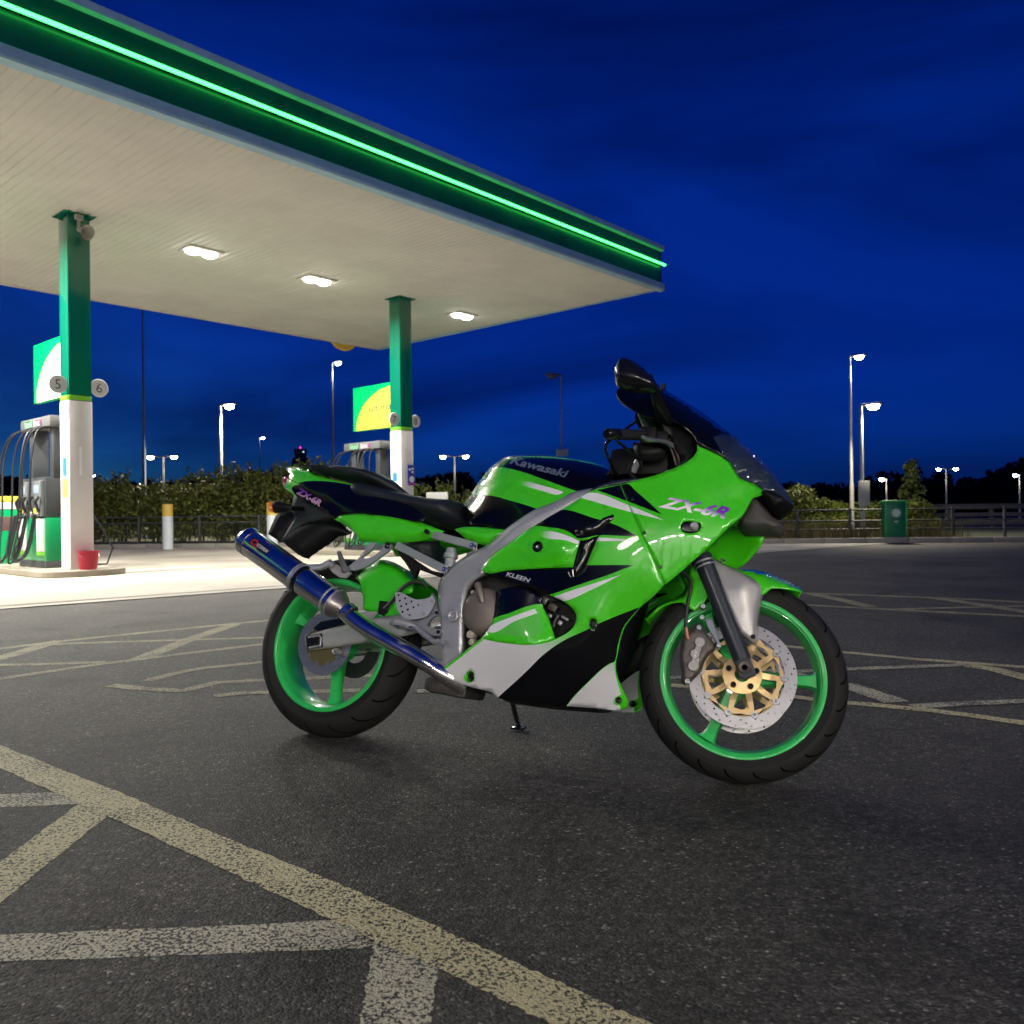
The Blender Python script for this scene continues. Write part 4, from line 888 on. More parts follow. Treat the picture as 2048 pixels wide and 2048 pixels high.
def pillow(name, outline, lat0, T, mat, R=None, parent=bike, step=8.0, mirror=False, steered=False, power=.5, latfn=None, graphics=(), squash=1.0):
    """closed cushion-like body: swells by T on both sides of the plane lat0, rounded off towards its outline"""
    ol = smooth_poly(outline); gr = [(smooth_poly(g), m) for g, m in graphics]; vo, F, FM = cdt(ol, gr, (), step); d = pdist(ol)
    if R is None: R = max(d(q.x, q.y) for q in vo)
    proj = PS if steered else P; Vr = []; Vl = []
    for q in vo:
        dd = d(q.x, q.y); t = min(1.0, dd / R); h = T * (1 - (1 - t) ** 2) ** power; b = latfn(q.x, q.y) if latfn else lat0
        Vr.append(proj(q.x, q.y, b)); Vl.append((Vr[-1].copy(), h, b))
    base = [proj(q.x, q.y, lat0) for q in vo]; n = len(vo)
    V = [Vector((p.x, -(b + h), p.z)) for p, (_, h, b) in zip(base, Vl)] + [Vector((p.x, -(b - h * squash), p.z)) for p, (_, h, b) in zip(base, Vl)]
    FF = list(F) + [tuple(n + i for i in reversed(f)) for f in F]; fm = FM + FM
    res = []
    for s in ((1, -1) if mirror else (1,)):
        bm = bmesh.new(); vv = [bm.verts.new((p.x, p.y * s, p.z)) for p in V]
        for f, k in zip(FF, fm):
            try: fc = bm.faces.new([vv[i] for i in f]); fc.material_index = k; fc.smooth = True
            except ValueError: pass
        bmesh.ops.remove_doubles(bm, verts=bm.verts[:], dist=1e-5); bmesh.ops.recalc_face_normals(bm, faces=bm.faces[:])
        me = bpy.data.meshes.new(name); bm.to_mesh(me); bm.free()
        for m in [mat] + [m for _, m in gr]: me.materials.append(m)
        o = link(bpy.data.objects.new(name, me), parent)
        if steered: o.matrix_local = SM
        res.append(o)
    return res
def surf_text(name, s, quad, lat, m, parent, slant=0.0, bold=0.0, lift=.0016, steered=False):
    """lettering laid on a traced surface; quad: bottom-left, bottom-right, top-left, top-right in pixels"""
    V, F, wd = text_mesh(s, slant, bold); bl, br, tl, tr = [np.array(q) for q in quad]; out = []; proj = PS if steered else P
    for x, y in V:
        t = x / wd; q = (bl * (1 - t) + br * t) * (1 - y) + (tl * (1 - t) + tr * t) * y
        out.append(proj(q[0], q[1], lat(q[0], q[1]) + lift))
    o = mesh_obj(name, out, F, m, parent)
    if steered: o.matrix_local = SM
    return o
def steer(o): o.matrix_local = SM; return o
def bolt(c, r, m, parent=bike, n=(0, -1, 0), st=False, depth=.006):
    o = MB().lathe([(0, depth * .4), (r * .45, depth * .4), (r * .5, depth), (r * .85, depth), (r, depth * .5), (r, -.01)], c, n, seg=14).build('bolt', m, parent)
    if st: steer(o)
    return o

# ---- finishes
def paint(name, col, rough=.28, coat=1.0):
    return bsdf(name, col, rough, coat=coat, var=.06, vscale=5, rvar=.06)
M_GRN = paint('lime_green_paint', (.058, .62, .007)); M_BLK = paint('black_paint', (.0025, .0025, .004), .16, .22); M_SILW = paint('silver_white_paint', (.64, .63, .66), .34, .5); M_WST = paint('white_stripe_paint', (.82, .82, .84), .3)
M_RIM = bsdf('green_rim_paint', (.03, .50, .10), .33, coat=.5, var=.08, vscale=25, rvar=.06); M_SIL = bsdf('frame_silver', (.46, .46, .48), .36, metal=.45, var=.05, vscale=20, rvar=.06, bump=.04, bscale=300)
M_SEAT = bsdf('seat_vinyl', (.011, .014, .02), .55, bump=.12, bscale=700, rvar=.06); M_MBLK = bsdf('matt_black', (.003, .0034, .0038), .6, spec=.3, rvar=.1, var=.2); M_GBLK = bsdf('gloss_black_plastic', (.006, .006, .007), .22, coat=.4, rvar=.05)
M_CHR = bsdf('polished_steel', (.90, .88, .86), .17, metal=1, rvar=.05, vscale=14); M_ALU = bsdf('cast_aluminium', (.44, .44, .47), .42, metal=.6, var=.1, vscale=30); M_TYRE = bsdf('tyre_rubber', (.0115, .011, .0106), .72, spec=.35, var=.25, vscale=40, rvar=.08, bump=.05, bscale=250)
M_GOLD = bsdf('gold_anodised', (.62, .43, .20), .36, metal=.55, var=.06); M_DISC = bsdf('brake_steel', (.44, .42, .415), .30, metal=.85); M_FORK = bsdf('dark_fork', (.020, .025, .034), .38, coat=.12); M_CAL = bsdf('caliper_bronze', (.10, .085, .075), .45, metal=.5, var=.2, vscale=60)
M_HUG = bsdf('hugger_green', (.030, .50, .008), .45, coat=.2, bump=.05, bscale=400); M_ENG = bsdf('engine_dark', (.02, .02, .02), .6, var=.4); M_CLU = bsdf('clutch_cover', (.21, .175, .15), .45, metal=.5, var=.1); M_GUARD = bsdf('satin_silver', (.46, .44, .43), .40, metal=.4, var=.06, vscale=20)
M_SCRN = bsdf('smoked_screen', (.002, .003, .005), .05, spec=.4, alpha=.92); M_HL = bsdf('headlight_glass', (.03, .045, .07), .05, coat=1.0, spec=.7, alpha=.5)
M_AMB = bsdf('amber_lens', (.75, .22, .02), .25, coat=.5); M_REDL = bsdf('red_lens', (.35, .0, .03), .2, coat=.6); M_RUBB = bsdf('grip_rubber', (.014, .015, .017), .5, bump=.3, bscale=500)
def fade(name, p0, p1, c0, c1, rough=.32, coat=.7):
    """airbrushed fade between two paints, fixed to the panel"""
    m = bpy.data.materials.new(name); m.use_nodes = True; t = m.node_tree; b = t.nodes['Principled BSDF']; d = p1 - p0
    tc = t.nodes.new('ShaderNodeTexCoord'); sb = t.nodes.new('ShaderNodeVectorMath'); sb.operation = 'SUBTRACT'; sb.inputs[1].default_value = p0
    dt = t.nodes.new('ShaderNodeVectorMath'); dt.operation = 'DOT_PRODUCT'; dt.inputs[1].default_value = d / d.length_squared
    r = t.nodes.new('ShaderNodeMapRange'); r.interpolation_type = 'SMOOTHSTEP'; mx = t.nodes.new('ShaderNodeMixRGB'); mx.inputs[1].default_value = (*c0, 1); mx.inputs[2].default_value = (*c1, 1)
    t.links.new(tc.outputs['Object'], sb.inputs[0]); t.links.new(sb.outputs[0], dt.inputs[0]); t.links.new(dt.outputs['Value'], r.inputs[0]); t.links.new(r.outputs[0], mx.inputs[0]); t.links.new(mx.outputs[0], b.inputs['Base Color'])
    b.inputs['Roughness'].default_value = rough; b.inputs['Coat Weight'].default_value = coat; b.inputs['Coat Roughness'].default_value = .05
    return m
GRN, SW = (.058, .62, .007), (.72, .71, .73)

# ---- wheels
def tyre_prof(R_, W_, rb):
    pts = []
    for i in range(-12, 13):
        t = i / 12 * 1.32; y = math.sin(t) * W_ / 2 / math.sin(1.32) * (1 if abs(t) < 1.32 else 1); pts.append((R_ - (1 - math.cos(t)) * W_ * .46, y))
    h = W_ / 2
    return [(rb - .008, -h * .80), (rb + .004, -h * .86), (rb + .018, -h * .97), (rb + .0205, -h * .985), (rb + .0212, -h * .972)] + [p for p in pts if p[0] > rb + .022] + [(rb + .0212, h * .972), (rb + .0205, h * .985), (rb + .018, h * .97), (rb + .004, h * .86), (rb - .008, h * .80)]
def wheel(name, c, R_, W_, rim_hw, spoke_a, steered):
    rb = .2325
    prof = [(rb + .0008, rim_hw), (rb + .001, rim_hw - .004), (rb - .008, rim_hw - .010), (rb - .016, rim_hw - .018), (rb - .0185, 0)]
    prof = prof + [(r, -o) for r, o in reversed(prof[:-1])] + [(r - .006 if i else r - .003, -o) for i, (r, o) in enumerate([])]
    side = [(rb - .0005, rim_hw + .0012), (rb - .0025, rim_hw + .0018), (rb - .0125, rim_hw + .0012), (rb - .0142, rim_hw - .0008), (rb - .0146, rim_hw - .0035), (rb - .0170, rim_hw - .0040), (rb - .0190, rim_hw - .0100), (rb - .0250, rim_hw - .0260)]
    inner = [(r, -o) for r, o in side] + [(rb - .0285, 0)] + list(reversed(side))
    rim = MB().lathe(prof + inner, c, (0, 1, 0), up=(0, 0, 1), seg=96, closed=True).build(name, M_RIM, bike, sharp=50)
    ty = MB().lathe(tyre_prof(R_, W_, rb), c, (0, 1, 0), up=(0, 0, 1), seg=96).build('tyre', M_TYRE, rim, sharp=60)
    for a in spoke_a:
        ca, sa = math.cos(a), math.sin(a); dr = Vector((ca, 0, sa)); tn = Vector((-sa, 0, ca)); m = MB(); V = []; F = []; secs = [(.03, .032, .030), (.06, .024, .025), (.12, .0185, .021), (.175, .0175, .020), (.196, .022, .024), (.206, .032, .027)]
        for r_, hw, hy in secs:
            for x, y in ((-1, -.5), (-.7, -1), (.7, -1), (1, -.5), (1, .5), (.7, 1), (-.7, 1), (-1, .5)): V.append(c + dr * r_ + tn * (hw * x) + Vector((0, hy * y, 0)))
        for i in range(len(secs) - 1):
            for k in range(8): F.append((i * 8 + k, i * 8 + (k + 1) % 8, i * 8 + 8 + (k + 1) % 8, i * 8 + 8 + k))
        m.add(V, F).build('spoke', M_RIM, rim, sharp=30)
    MB().lathe([(0, -rim_hw * .8), (.034, -rim_hw * .8), (.05, -rim_hw * .5), (.05, rim_hw * .5), (.034, rim_hw * .8), (0, rim_hw * .8)], c, (0, 1, 0), seg=32).build('hub', M_RIM, rim)
    if steered: steer(rim)
    return rim
fwheel = wheel('front_wheel', FA, .2955, .12, .050, [rad(2), rad(-116), rad(122)], True)
rwheel = wheel('rear_wheel', RA, .318, .17, .075, [rad(-86), rad(34), rad(154)], False)
# tread grooves of the front tyre: black ribbons laid on top, painting the shade of recessed cuts
def groove(c, R_, W_, a0):
    V = []; F = []
    for i in range(9):
        t = i / 8; lt = 1.12 - t * .9; y = -math.sin(lt) * W_ / 2 / math.sin(1.32); r_ = R_ - (1 - math.cos(lt)) * W_ * .46 + .0007; a = a0 + t * t * .30; wd = .0026 + .0026 * math.sin(math.pi * t)
        for s in (-1, 1):
            a2 = a + s * wd / R_; V.append(c + Vector((math.cos(a2) * r_, y, math.sin(a2) * r_)))
        if i: F.append((2 * i - 2, 2 * i - 1, 2 * i + 1, 2 * i))
    return V, F
M_GRV = bsdf('recess_shade_black', (.001, .001, .001), .95, spec=.1)
for w_, c, R_, W_, n in ((fwheel, FA, .2955, .12, 22), (rwheel, RA, .318, .17, 18)):
    for k in range(n):
        V, F = groove(c, R_, W_, k * 2 * math.pi / n); mesh_obj('tread_groove_shade', V, F, M_GRV, w_)
# brake discs
def disc(c, y, ro, ri, parent, n=10, rows=((.126, 0), (.137, .05), (.145, .1)), nh=60):
    d = MB(); th = .0045; outl = []
    outer = [(math.cos(2 * math.pi * i / 120) * ro, math.sin(2 * math.pi * i / 120) * ro) for i in range(120)]
    inner = []
    for i in range(120):
        a = 2 * math.pi * i / 120; k = (i % (120 // n)); rr_ = ri - (.010 if k in (0, 1, 119 % (120 // n)) else 0); inner.append((math.cos(a) * rr_, math.sin(a) * rr_))
    holes = []
    for i in range(nh):
        a = 2 * math.pi * i / nh; r_ = ri + (ro - ri) * (.25, .55, .82)[i % 3]; holes.append([(math.cos(a) * r_ + .0030 * math.cos(t), math.sin(a) * r_ + .0030 * math.sin(t)) for t in [j * math.pi / 4 for j in range(8)]])
    V = [Vector(p) for p in outer]; E = [(i, (i + 1) % 120) for i in range(120)]
    for ring in [inner] + holes:
        n0 = len(V); V += [Vector(p) for p in ring]; E += [(n0 + i, n0 + (i + 1) % len(ring)) for i in range(len(ring))]
    vo, _, fo, _, _, _ = delaunay_2d_cdt(V, E, [], 0, 1e-7); F = []
    for f in fo:
        q = (sum(vo[i].x for i in f) / 3, sum(vo[i].y for i in f) / 3)
        if math.hypot(*q) > ro or inside(inner, q) or any(abs(h[0][0] - q[0]) < .012 and abs(h[0][1] - q[1]) < .012 and inside(h, q) for h in holes): continue
        F.append(tuple(f))
    o = mesh_obj('brake_disc', [c + Vector((p.x, y, p.y)) for p in vo], F, M_DISC, parent)
    bm = bmesh.new(); bm.from_mesh(o.data); bmesh.ops.recalc_face_normals(bm, faces=bm.faces[:])
    if sum(f.normal.y for f in bm.faces) > 0: bmesh.ops.reverse_faces(bm, faces=bm.faces[:])
    lo = [v for v in bm.verts if not v.link_faces]; bmesh.ops.delete(bm, geom=lo, context='VERTS'); bm.to_mesh(o.data); bm.free()
    s = o.modifiers.new('thickness', 'SOLIDIFY'); s.thickness = th; s.offset = -1 if y < 0 else 1
    return o
def carrier(c, y, parent, R_=.112, m=M_GOLD):
    outer = [(math.cos(t) * (R_ + .004 * math.cos(10 * t)), math.sin(t) * (R_ + .004 * math.cos(10 * t))) for t in [2 * math.pi * i / 80 for i in range(80)]]
    holes = []; n = 10
    for k in range(n):
        a = 2 * math.pi * (k + .5) / n; big = k % 2 == 0; r0, r1 = (.056, .103) if big else (.055, .095); w0, w1 = (.15, .275) if big else (.18, .225)
        p = [(r0, a - w0), (r0, a + w0), (r0 + (r1 - r0) * .5, a + (w0 + w1) / 2), (r1, a + w1), (r1 + .003, a), (r1, a - w1), (r0 + (r1 - r0) * .5, a - (w0 + w1) / 2)]
        holes.append([(r_ * math.cos(t), r_ * math.sin(t)) for r_, t in p])
    bore = [(math.cos(2 * math.pi * i / 24) * .022, math.sin(2 * math.pi * i / 24) * .022) for i in range(24)]
    V = []; E = []
    for ring in [outer, bore] + holes:
        n0 = len(V); V += [Vector(p) for p in ring]; E += [(n0 + i, n0 + (i + 1) % len(ring)) for i in range(len(ring))]
    vo, _, fo, _, _, _ = delaunay_2d_cdt(V, E, [], 0, 1e-7); F = []
    for f in fo:
        q = (sum(vo[i].x for i in f) / 3, sum(vo[i].y for i in f) / 3)
        if inside(outer, q) and not inside(bore, q) and not any(inside(h, q) for h in holes): F.append(tuple(f))
    sg = -1 if y < 0 else 1
    def dish(p): r_ = math.hypot(p.x, p.y); return y - sg * (.012 * max(0, min(1, (.075 - r_) / .03)) * -1)
    o = mesh_obj('disc_carrier', [c + Vector((p.x, dish(p), p.y)) for p in vo], F, m, parent)
    bm = bmesh.new(); bm.from_mesh(o.data); bmesh.ops.recalc_face_normals(bm, faces=bm.faces[:])
    if sum(f.normal.y for f in bm.faces) * sg < 0: bmesh.ops.reverse_faces(bm, faces=bm.faces[:])
    bm.to_mesh(o.data); bm.free(); s = o.modifiers.new('thickness', 'SOLIDIFY'); s.thickness = .006; s.offset = -1
    for k in range(10):
        a = 2 * math.pi * k / 10
        MB().lathe([(.0045, .008), (.009, .008), (.0095, .004), (.0095, -.006)], c + Vector((math.cos(a) * .1145, y, math.sin(a) * .1145)), (0, sg, 0), seg=14).build('float_button', M_ALU, parent)
    return o
for y in (-.070, .070): disc(FA, y, .150, .117, fwheel); carrier(FA, y, fwheel)
for k in range(5):
    a = 2 * math.pi * k / 5 + .3
    MB().lathe([(0, .012), (.007, .012), (.009, .006), (.009, -.004)], FA + Vector((math.cos(a) * .040, -.084, math.sin(a) * .040)), (0, -1, 0), seg=10).build('disc_bolt', M_GBLK, fwheel)
disc(RA, -.098, .110, .078, rwheel, nh=40)
MB().lathe([(.02, -.098), (.05, -.096), (.079, -.096), (.079, -.092), (.02, -.09)], RA, (0, 1, 0), seg=40).build('disc_carrier', bsdf('dull_bronze', (.14, .12, .05), .5, metal=.5), rwheel)
MB().lathe([(.05, .10), (.100, .10), (.104, .103), (.100, .106), (.05, .106)], RA, (0, 1, 0), seg=44).build('sprocket', M_ENG, rwheel)
# ---- fairing width over the side view (control points: pixel, half width)
def ctl(f, *rows): return [(*f(x, y), w_) for x, y, w_ in rows]
LF = tps(ctl(KA, (785, 665, .165), (740, 770, .190), (600, 840, .205), (420, 895, .215), (290, 928, .222), (950, 745, .135), (1025, 830, .120), (1075, 895, .122), (1160, 930, .095), (1232, 985, .055), (1135, 1030, .108), (1080, 1130, .150), (920, 1275, .188), (770, 1415, .203), (575, 1578, .208), (600, 1050, .236), (800, 1200, .214), (450, 1250, .244), (500, 1450, .226), (900, 950, .176), (1000, 1050, .150))
         + ctl(KB, (1215, 440, .233), (1050, 545, .236), (870, 660, .228), (1340, 740, .246), (1605, 968, .236), (1300, 1090, .236), (950, 1195, .226), (450, 1025, .205), (640, 1100, .214), (1165, 1350, .224), (1340, 1420, .214), (1670, 1290, .192), (1510, 1540, .168), (1490, 1700, .148), (440, 1530, .200), (1000, 1560, .214), (700, 1600, .205), (90, 1800, .168))
         + ctl(KH, (0, 297, .150), (460, 460, .122), (1120, 540, .108), (1660, 575, .080), (1600, 280, .126), (900, 250, .168), (1300, 300, .148)))
# ---- upper fairing
seam = K(KB, (1510, 345), (1600, 562), (1680, 745), (1770, 940), (1850, 1118))
seamA = [(u + .8, v) for u, v in seam]; seamB = [(u - .8, v) for u, v in seam]
up_out = K(KA, (785, 665), (850, 695), (950, 745), (1000, 785), (1025, 830), (1045, 870), (1075, 895), (1160, 930), (1205, 955), (1232, 985), (1190, 1005), (1150, 1018), (1128, 1050), (1080, 1130), (1000, 1195), (920, 1275), (850, 1345), (770, 1415), (650, 1520)) + list(reversed(seamA)) + K(KA, (420, 895), (520, 870), (600, 840), (680, 805), (740, 770), (775, 735), (788, 700))
black1 = K(KB, (1328, 387), (1515, 347), (1572, 340), (1620, 385), (1700, 455), (1832, 577), (1600, 487))
white1 = K(KB, (1205, 446), (1270, 407), (1560, 498), (1700, 555), (1850, 621), (1560, 549))
hole_ind = K(KA, (683, 1190), (700, 1172), (760, 1168), (810, 1178), (812, 1205), (790, 1235), (730, 1246), (690, 1232), (680, 1210))
upper = panel('upper_fairing', up_out, LF, M_GRN, [(black1, M_BLK), (white1, M_WST)], [hole_ind], step=8)
# flush indicator in the upper fairing
inr = lambda u, v: LF(u, v) - .010
panel('indicator_housing', [(u * 1.02 - 1380 * .02, v * 1.02 - 1058 * .02) for u, v in hole_ind], inr, M_GBLK, step=6)
c = P(*KA(768, 1198), LF(*KA(768, 1198)) - .004)
for s in (1, -1):
    MB().lathe([(0, .012), (.006, .0115), (.010, .008), (.0125, .0), (.0125, -.01)], (c.x, c.y * s, c.z), (.2, -s, 0), seg=20).build('indicator_lens', bsdf('clear_lens', (.55, .55, .55), .12, coat=.6, metal=.3), bike)
# ---- side fairing
fr_edge = K(KB, (1760, 1215), (1670, 1287), (1600, 1370), (1548, 1440), (1512, 1540), (1492, 1640)) + K(KH, (1604, 120), (1612, 230), (1655, 350), (1700, 450), (1722, 500), (1712, 560), (1665, 578))
bot_edge = K(KH, (1400, 562), (1120, 542), (800, 512), (560, 477), (460, 462), (400, 412), (250, 370), (0, 299)) + K(KB, (90, 1805))
rear_edge = K(KB, (200, 1715), (300, 1640), (380, 1575), (440, 1530))
open_edge = K(KG, (540, 1005), (700, 1040), (960, 1078), (1180, 1087), (1400, 1050), (1540, 990), (1650, 930), (1725, 850), (1757, 740), (1740, 680), (1690, 610), (1560, 515), (1380, 440), (1200, 370), (1000, 305), (800, 250), (640, 205), (555, 165))
duct_low = K(KB, (640, 1006), (960, 988), (1142, 984)); slot = K(KB, (1150, 1070), (1200, 1045), (1290, 860), (1345, 735), (1197, 775)); duct_top = K(KB, (1080, 697), (950, 674), (840, 668))
top_edge = K(KB, (860, 655), (1000, 570), (1045, 545), (1215, 437), (1275, 397), (1390, 365))
side_out = seamB + fr_edge + bot_edge + rear_edge + open_edge + duct_low + slot + duct_top + top_edge
black2 = K(KB, (830, 672), (1040, 540), (1310, 605), (1480, 658), (1648, 748), (1480, 739), (1340, 736), (1180, 760), (1060, 690))
white2 = K(KB, (1318, 756), (1400, 756), (1632, 778), (1310, 783))
black3 = K(KB, (430, 1020), (640, 998), (960, 980), (1140, 978), (1228, 969), (1420, 966), (1610, 966), (1450, 1030), (1200, 1115), (960, 1197), (930, 1205), (700, 1140), (430, 1060))
white3 = K(KB, (975, 1224), (1002, 1210), (1300, 1110), (1518, 1040), (1300, 1150), (1050, 1248))
low_black = K(KB, (1662, 1290), (1500, 1352), (1340, 1420), (1255, 1465), (1100, 1535), (1000, 1595), (900, 1672), (800, 1772), (700, 1866)) + K(KH, (560, 370), (450, 470), (560, 490), (800, 525), (1110, 560), (1200, 443), (1350, 293), (1470, 180), (1540, 132), (1590, 112), (1612, 30)) + K(KB, (1482, 1640), (1502, 1540), (1538, 1440), (1590, 1372))
low_white = K(KB, (114, 1806), (215, 1728), (312, 1653), (392, 1588), (450, 1545)) + K(KG, (545, 1015), (700, 1050), (960, 1086), (1180, 1095), (1400, 1060), (1560, 990), (1680, 920), (1790, 850), (1900, 880)) + K(KB, (1255, 1465), (1100, 1537), (1000, 1597), (900, 1674), (800, 1774), (700, 1868)) + K(KH, (560, 372), (455, 480), (400, 425), (250, 385), (0, 315))
front_white = K(KH, (1588, 118), (1542, 137), (1470, 186), (1352, 298), (1204, 446), (1118, 556), (1400, 572), (1650, 582), (1640, 530), (1596, 512), (1588, 470), (1630, 440), (1655, 430), (1622, 330), (1598, 230))
M_FADE1 = fade('white_to_green_fade', P(*KG(1150, 1200), .21), P(*KG(1800, 850), .22), SW, GRN); M_FADE2 = fade('white_to_green_fade_front', P(*KH(1500, 260), .13), P(*KH(1620, 20), .13), SW, (.25, .55, .22))
def circ(c, r, k=1.25, n=14): return [(c[0] + math.cos(2 * math.pi * i / n) * r, c[1] + math.sin(2 * math.pi * i / n) * r * k) for i in range(n)]
hole1 = circ(KG(385, 1500), 9.5); hole2 = circ(KH(1622, 488), 7, 1.1); hole3 = circ(KB(1292, 1415), 9.5, 1.1)
sidef = panel('side_fairing', side_out, LF, M_GRN, [(low_white, M_FADE1), (front_white, M_FADE2), (low_black, M_BLK), (black1, M_BLK), (white1, M_WST), (black2, M_BLK), (white2, M_WST), (black3, M_BLK), (white3, M_WST)], [hole1, hole2, hole3], step=9)
for hc, r, f in ((KG(385, 1500), .017, 1), (KH(1622, 488), .012, 1), (KB(1292, 1415), .016, 0)):
    c = P(*hc, LF(*hc))
    for s in (1, -1):
        MB().lathe([(r * 1.12, .004), (r * 1.0, .0015), (r * .86, -.010), (r * .82, -.022)], (c.x, c.y * s, c.z), (0, -s, 0), seg=28).build('fastener_cup', M_GRN, bike)
        MB().lathe([(0, -.016), (r * .4, -.016), (r * .5, -.013), (r * .85, -.014), (r * .9, -.024)], (c.x, c.y * s, c.z), (0, -s, 0), seg=20).build('fastener', M_GBLK, bike)
for q in (KA(448, 1243), KA(548, 1463), KL(690, 1450), KA(952, 1416)):
    lt = LF(*q); bolt(P(*q, lt), .0055, M_GBLK)
# belly pan floor joining both sides
bot = smooth_poly(bot_edge, closed=False); V = []; F = []
for i, (u, v) in enumerate(bot):
    p = P(u, v, LF(u, v)); y = -p.y - .003
    for s, dz in ((1, .004), (.5, -.006), (0, -.010), (-.5, -.006), (-1, .004)): V.append(Vector((p.x, -y * s, p.z + dz)))
    if i: F += [(5 * i - 5 + k, 5 * i - 4 + k, 5 * i + 1 + k, 5 * i + k) for k in range(4)]
mesh_obj('belly_pan_floor', V, F, M_MBLK, bike, smooth=True)
# recessed vent panel with the green scoop
LV = tps(ctl(KG, (720, 400, .195), (700, 700, .198), (540, 1005, .199), (1000, 330, .203), (1250, 430, .200), (1310, 575, .196), (1400, 750, .186), (1480, 1000, .190), (960, 1078, .208), (1180, 1087, .210), (900, 800, .212), (1150, 780, .208), (1100, 950, .214), (800, 950, .209)))
vent_out = K(KG, (722, 395), (1000, 320), (1250, 405), (1330, 470), (1318, 575), (1400, 750), (1440, 880), (1482, 1010), (1400, 1056), (1180, 1093), (960, 1084), (700, 1046), (535, 1008), (620, 900), (680, 765), (708, 580))
vg_green = K(KG, (640, 870), (675, 770), (900, 682), (1100, 603), (1240, 570), (1325, 570), (1420, 750), (1500, 1010), (1400, 1075), (1180, 1110), (960, 1100), (520, 1020))
vg_lit = K(KG, (660, 835), (900, 725), (1220, 620), (1255, 680), (1310, 820), (1322, 900), (1290, 955), (1150, 980), (980, 985), (860, 965), (610, 925))
vg_white = K(KG, (605, 925), (650, 855), (900, 742), (1222, 626), (1252, 685), (960, 790), (690, 935))
M_LITGRN = paint('lit_green_paint', (.10, .55, .06), .3)  # lighter green paints the bright reflection on the upward-facing scoop
panel('vent_panel', vent_out, LV, M_BLK, [(vg_green, M_GRN), (vg_lit, M_LITGRN), (vg_white, M_WST)], step=8)
# air duct panel, its slot and the black nostril
LD = tps(ctl(KB, (440, 1000, .206), (620, 820, .222), (840, 668, .232), (1080, 697, .244), (1190, 775, .240), (1165, 900, .236), (1142, 984, .232), (640, 1008, .216), (960, 990, .232), (800, 850, .240), (1080, 850, .252)))
duct_out = K(KB, (442, 1008), (450, 975), (500, 912), (620, 818), (735, 740), (840, 667), (950, 673), (1080, 696), (1150, 735), (1196, 776), (1190, 810), (1165, 900), (1143, 985), (960, 990), (640, 1008), (460, 1026))
dw = K(KB, (860, 703), (980, 705), (1100, 740), (1192, 782), (1186, 808), (1080, 775), (905, 748))
M_FADE3 = fade('duct_stripe_fade', P(*KB(1020, 730), .24), P(*KB(880, 720), .24), (.82, .82, .84), GRN)
duct = panel('air_duct_panel', duct_out, LD, M_GRN, [(dw, M_FADE3)], [circ(KB(872, 825), 8.5, 1.15)], step=8)
c = P(*KB(872, 825), LD(*KB(872, 825)))
for s in (1, -1): MB().lathe([(.017, .003), (.014, .0), (.012, -.012), (.0, -.014)], (c.x, c.y * s, c.z), (0, -s, 0), seg=24).build('fastener_cup', M_GBLK, bike)
panel('duct_slot', K(KB, (1120, 700), (1345, 700), (1370, 740), (1300, 880), (1215, 1060), (1140, 1095), (1110, 1000)), lambda u, v: .205, M_MBLK, step=14)
# grille bar inside the slot
panel('slot_bar', K(KB, (1205, 775), (1320, 745), (1270, 860), (1210, 985), (1165, 1040), (1150, 1000), (1185, 890)), lambda u, v: .222, M_GBLK, step=10)
LN = lambda u, v: LF(u, v) + .006
pillow('air_nostril', K(KB, (1155, 700), (1200, 672), (1300, 645), (1390, 595), (1450, 575), (1482, 580), (1470, 620), (1420, 665), (1340, 740), (1250, 752), (1175, 755), (1158, 725)), .236, .022, M_GBLK, mirror=True, step=7)
pillow('nostril_lip', K(KB, (1160, 715), (1230, 685), (1310, 655), (1335, 660), (1325, 690), (1250, 720), (1180, 742)), .250, .013, bsdf('lip_grey', (.05, .045, .045), .3, coat=.4), mirror=True, step=7)
# seam trim: bright sliver between the two fairing halves
sm_pts = smooth_poly(seam, closed=False)
for s in (1, -1):
    MB().tube([Vector((p.x, p.y * s, p.z)) for p in [P(u, v, LF(u, v) - .0012) for u, v in sm_pts]], .0011, 6).build('fairing_seam', M_GRN, bike)
# cockpit edge trim
tr = K(KL, (0, 1290), (120, 1225), (300, 1165), (500, 1120), (800, 1098))
panel('inner_trim', tr + K(KL, (760, 1125), (480, 1188), (250, 1235), (20, 1320)), lambda u, v: LF(u, v) - .012, bsdf('inner_trim_blue_black', (.012, .02, .03), .35, coat=.3), step=6)
# lettering
M_ZX = fade('violet_to_white_fade', P(*KA(770, 1105), .2), P(*KA(790, 1052), .2), (.95, .85, .92), (.20, .01, .55), .35, .4)
surf_text('lettering', 'ZX-6R', [KA(535, 1072), KA(968, 1148), KA(570, 1008), KA(1003, 1080)], LF, M_ZX, upper[0], slant=.28, bold=.035)
surf_text('lettering', 'KLEEN', K(KG, (850, 200), (1150, 288), (868, 152), (1170, 240)), LF, bsdf('decal_grey', (.48, .5, .52), .4), sidef[0], slant=.1, bold=.03)
surf_text('lettering', '_', K(KG, (845, 212), (1152, 302), (850, 230), (1158, 320)), LF, MATS['decal_grey'], sidef[0])

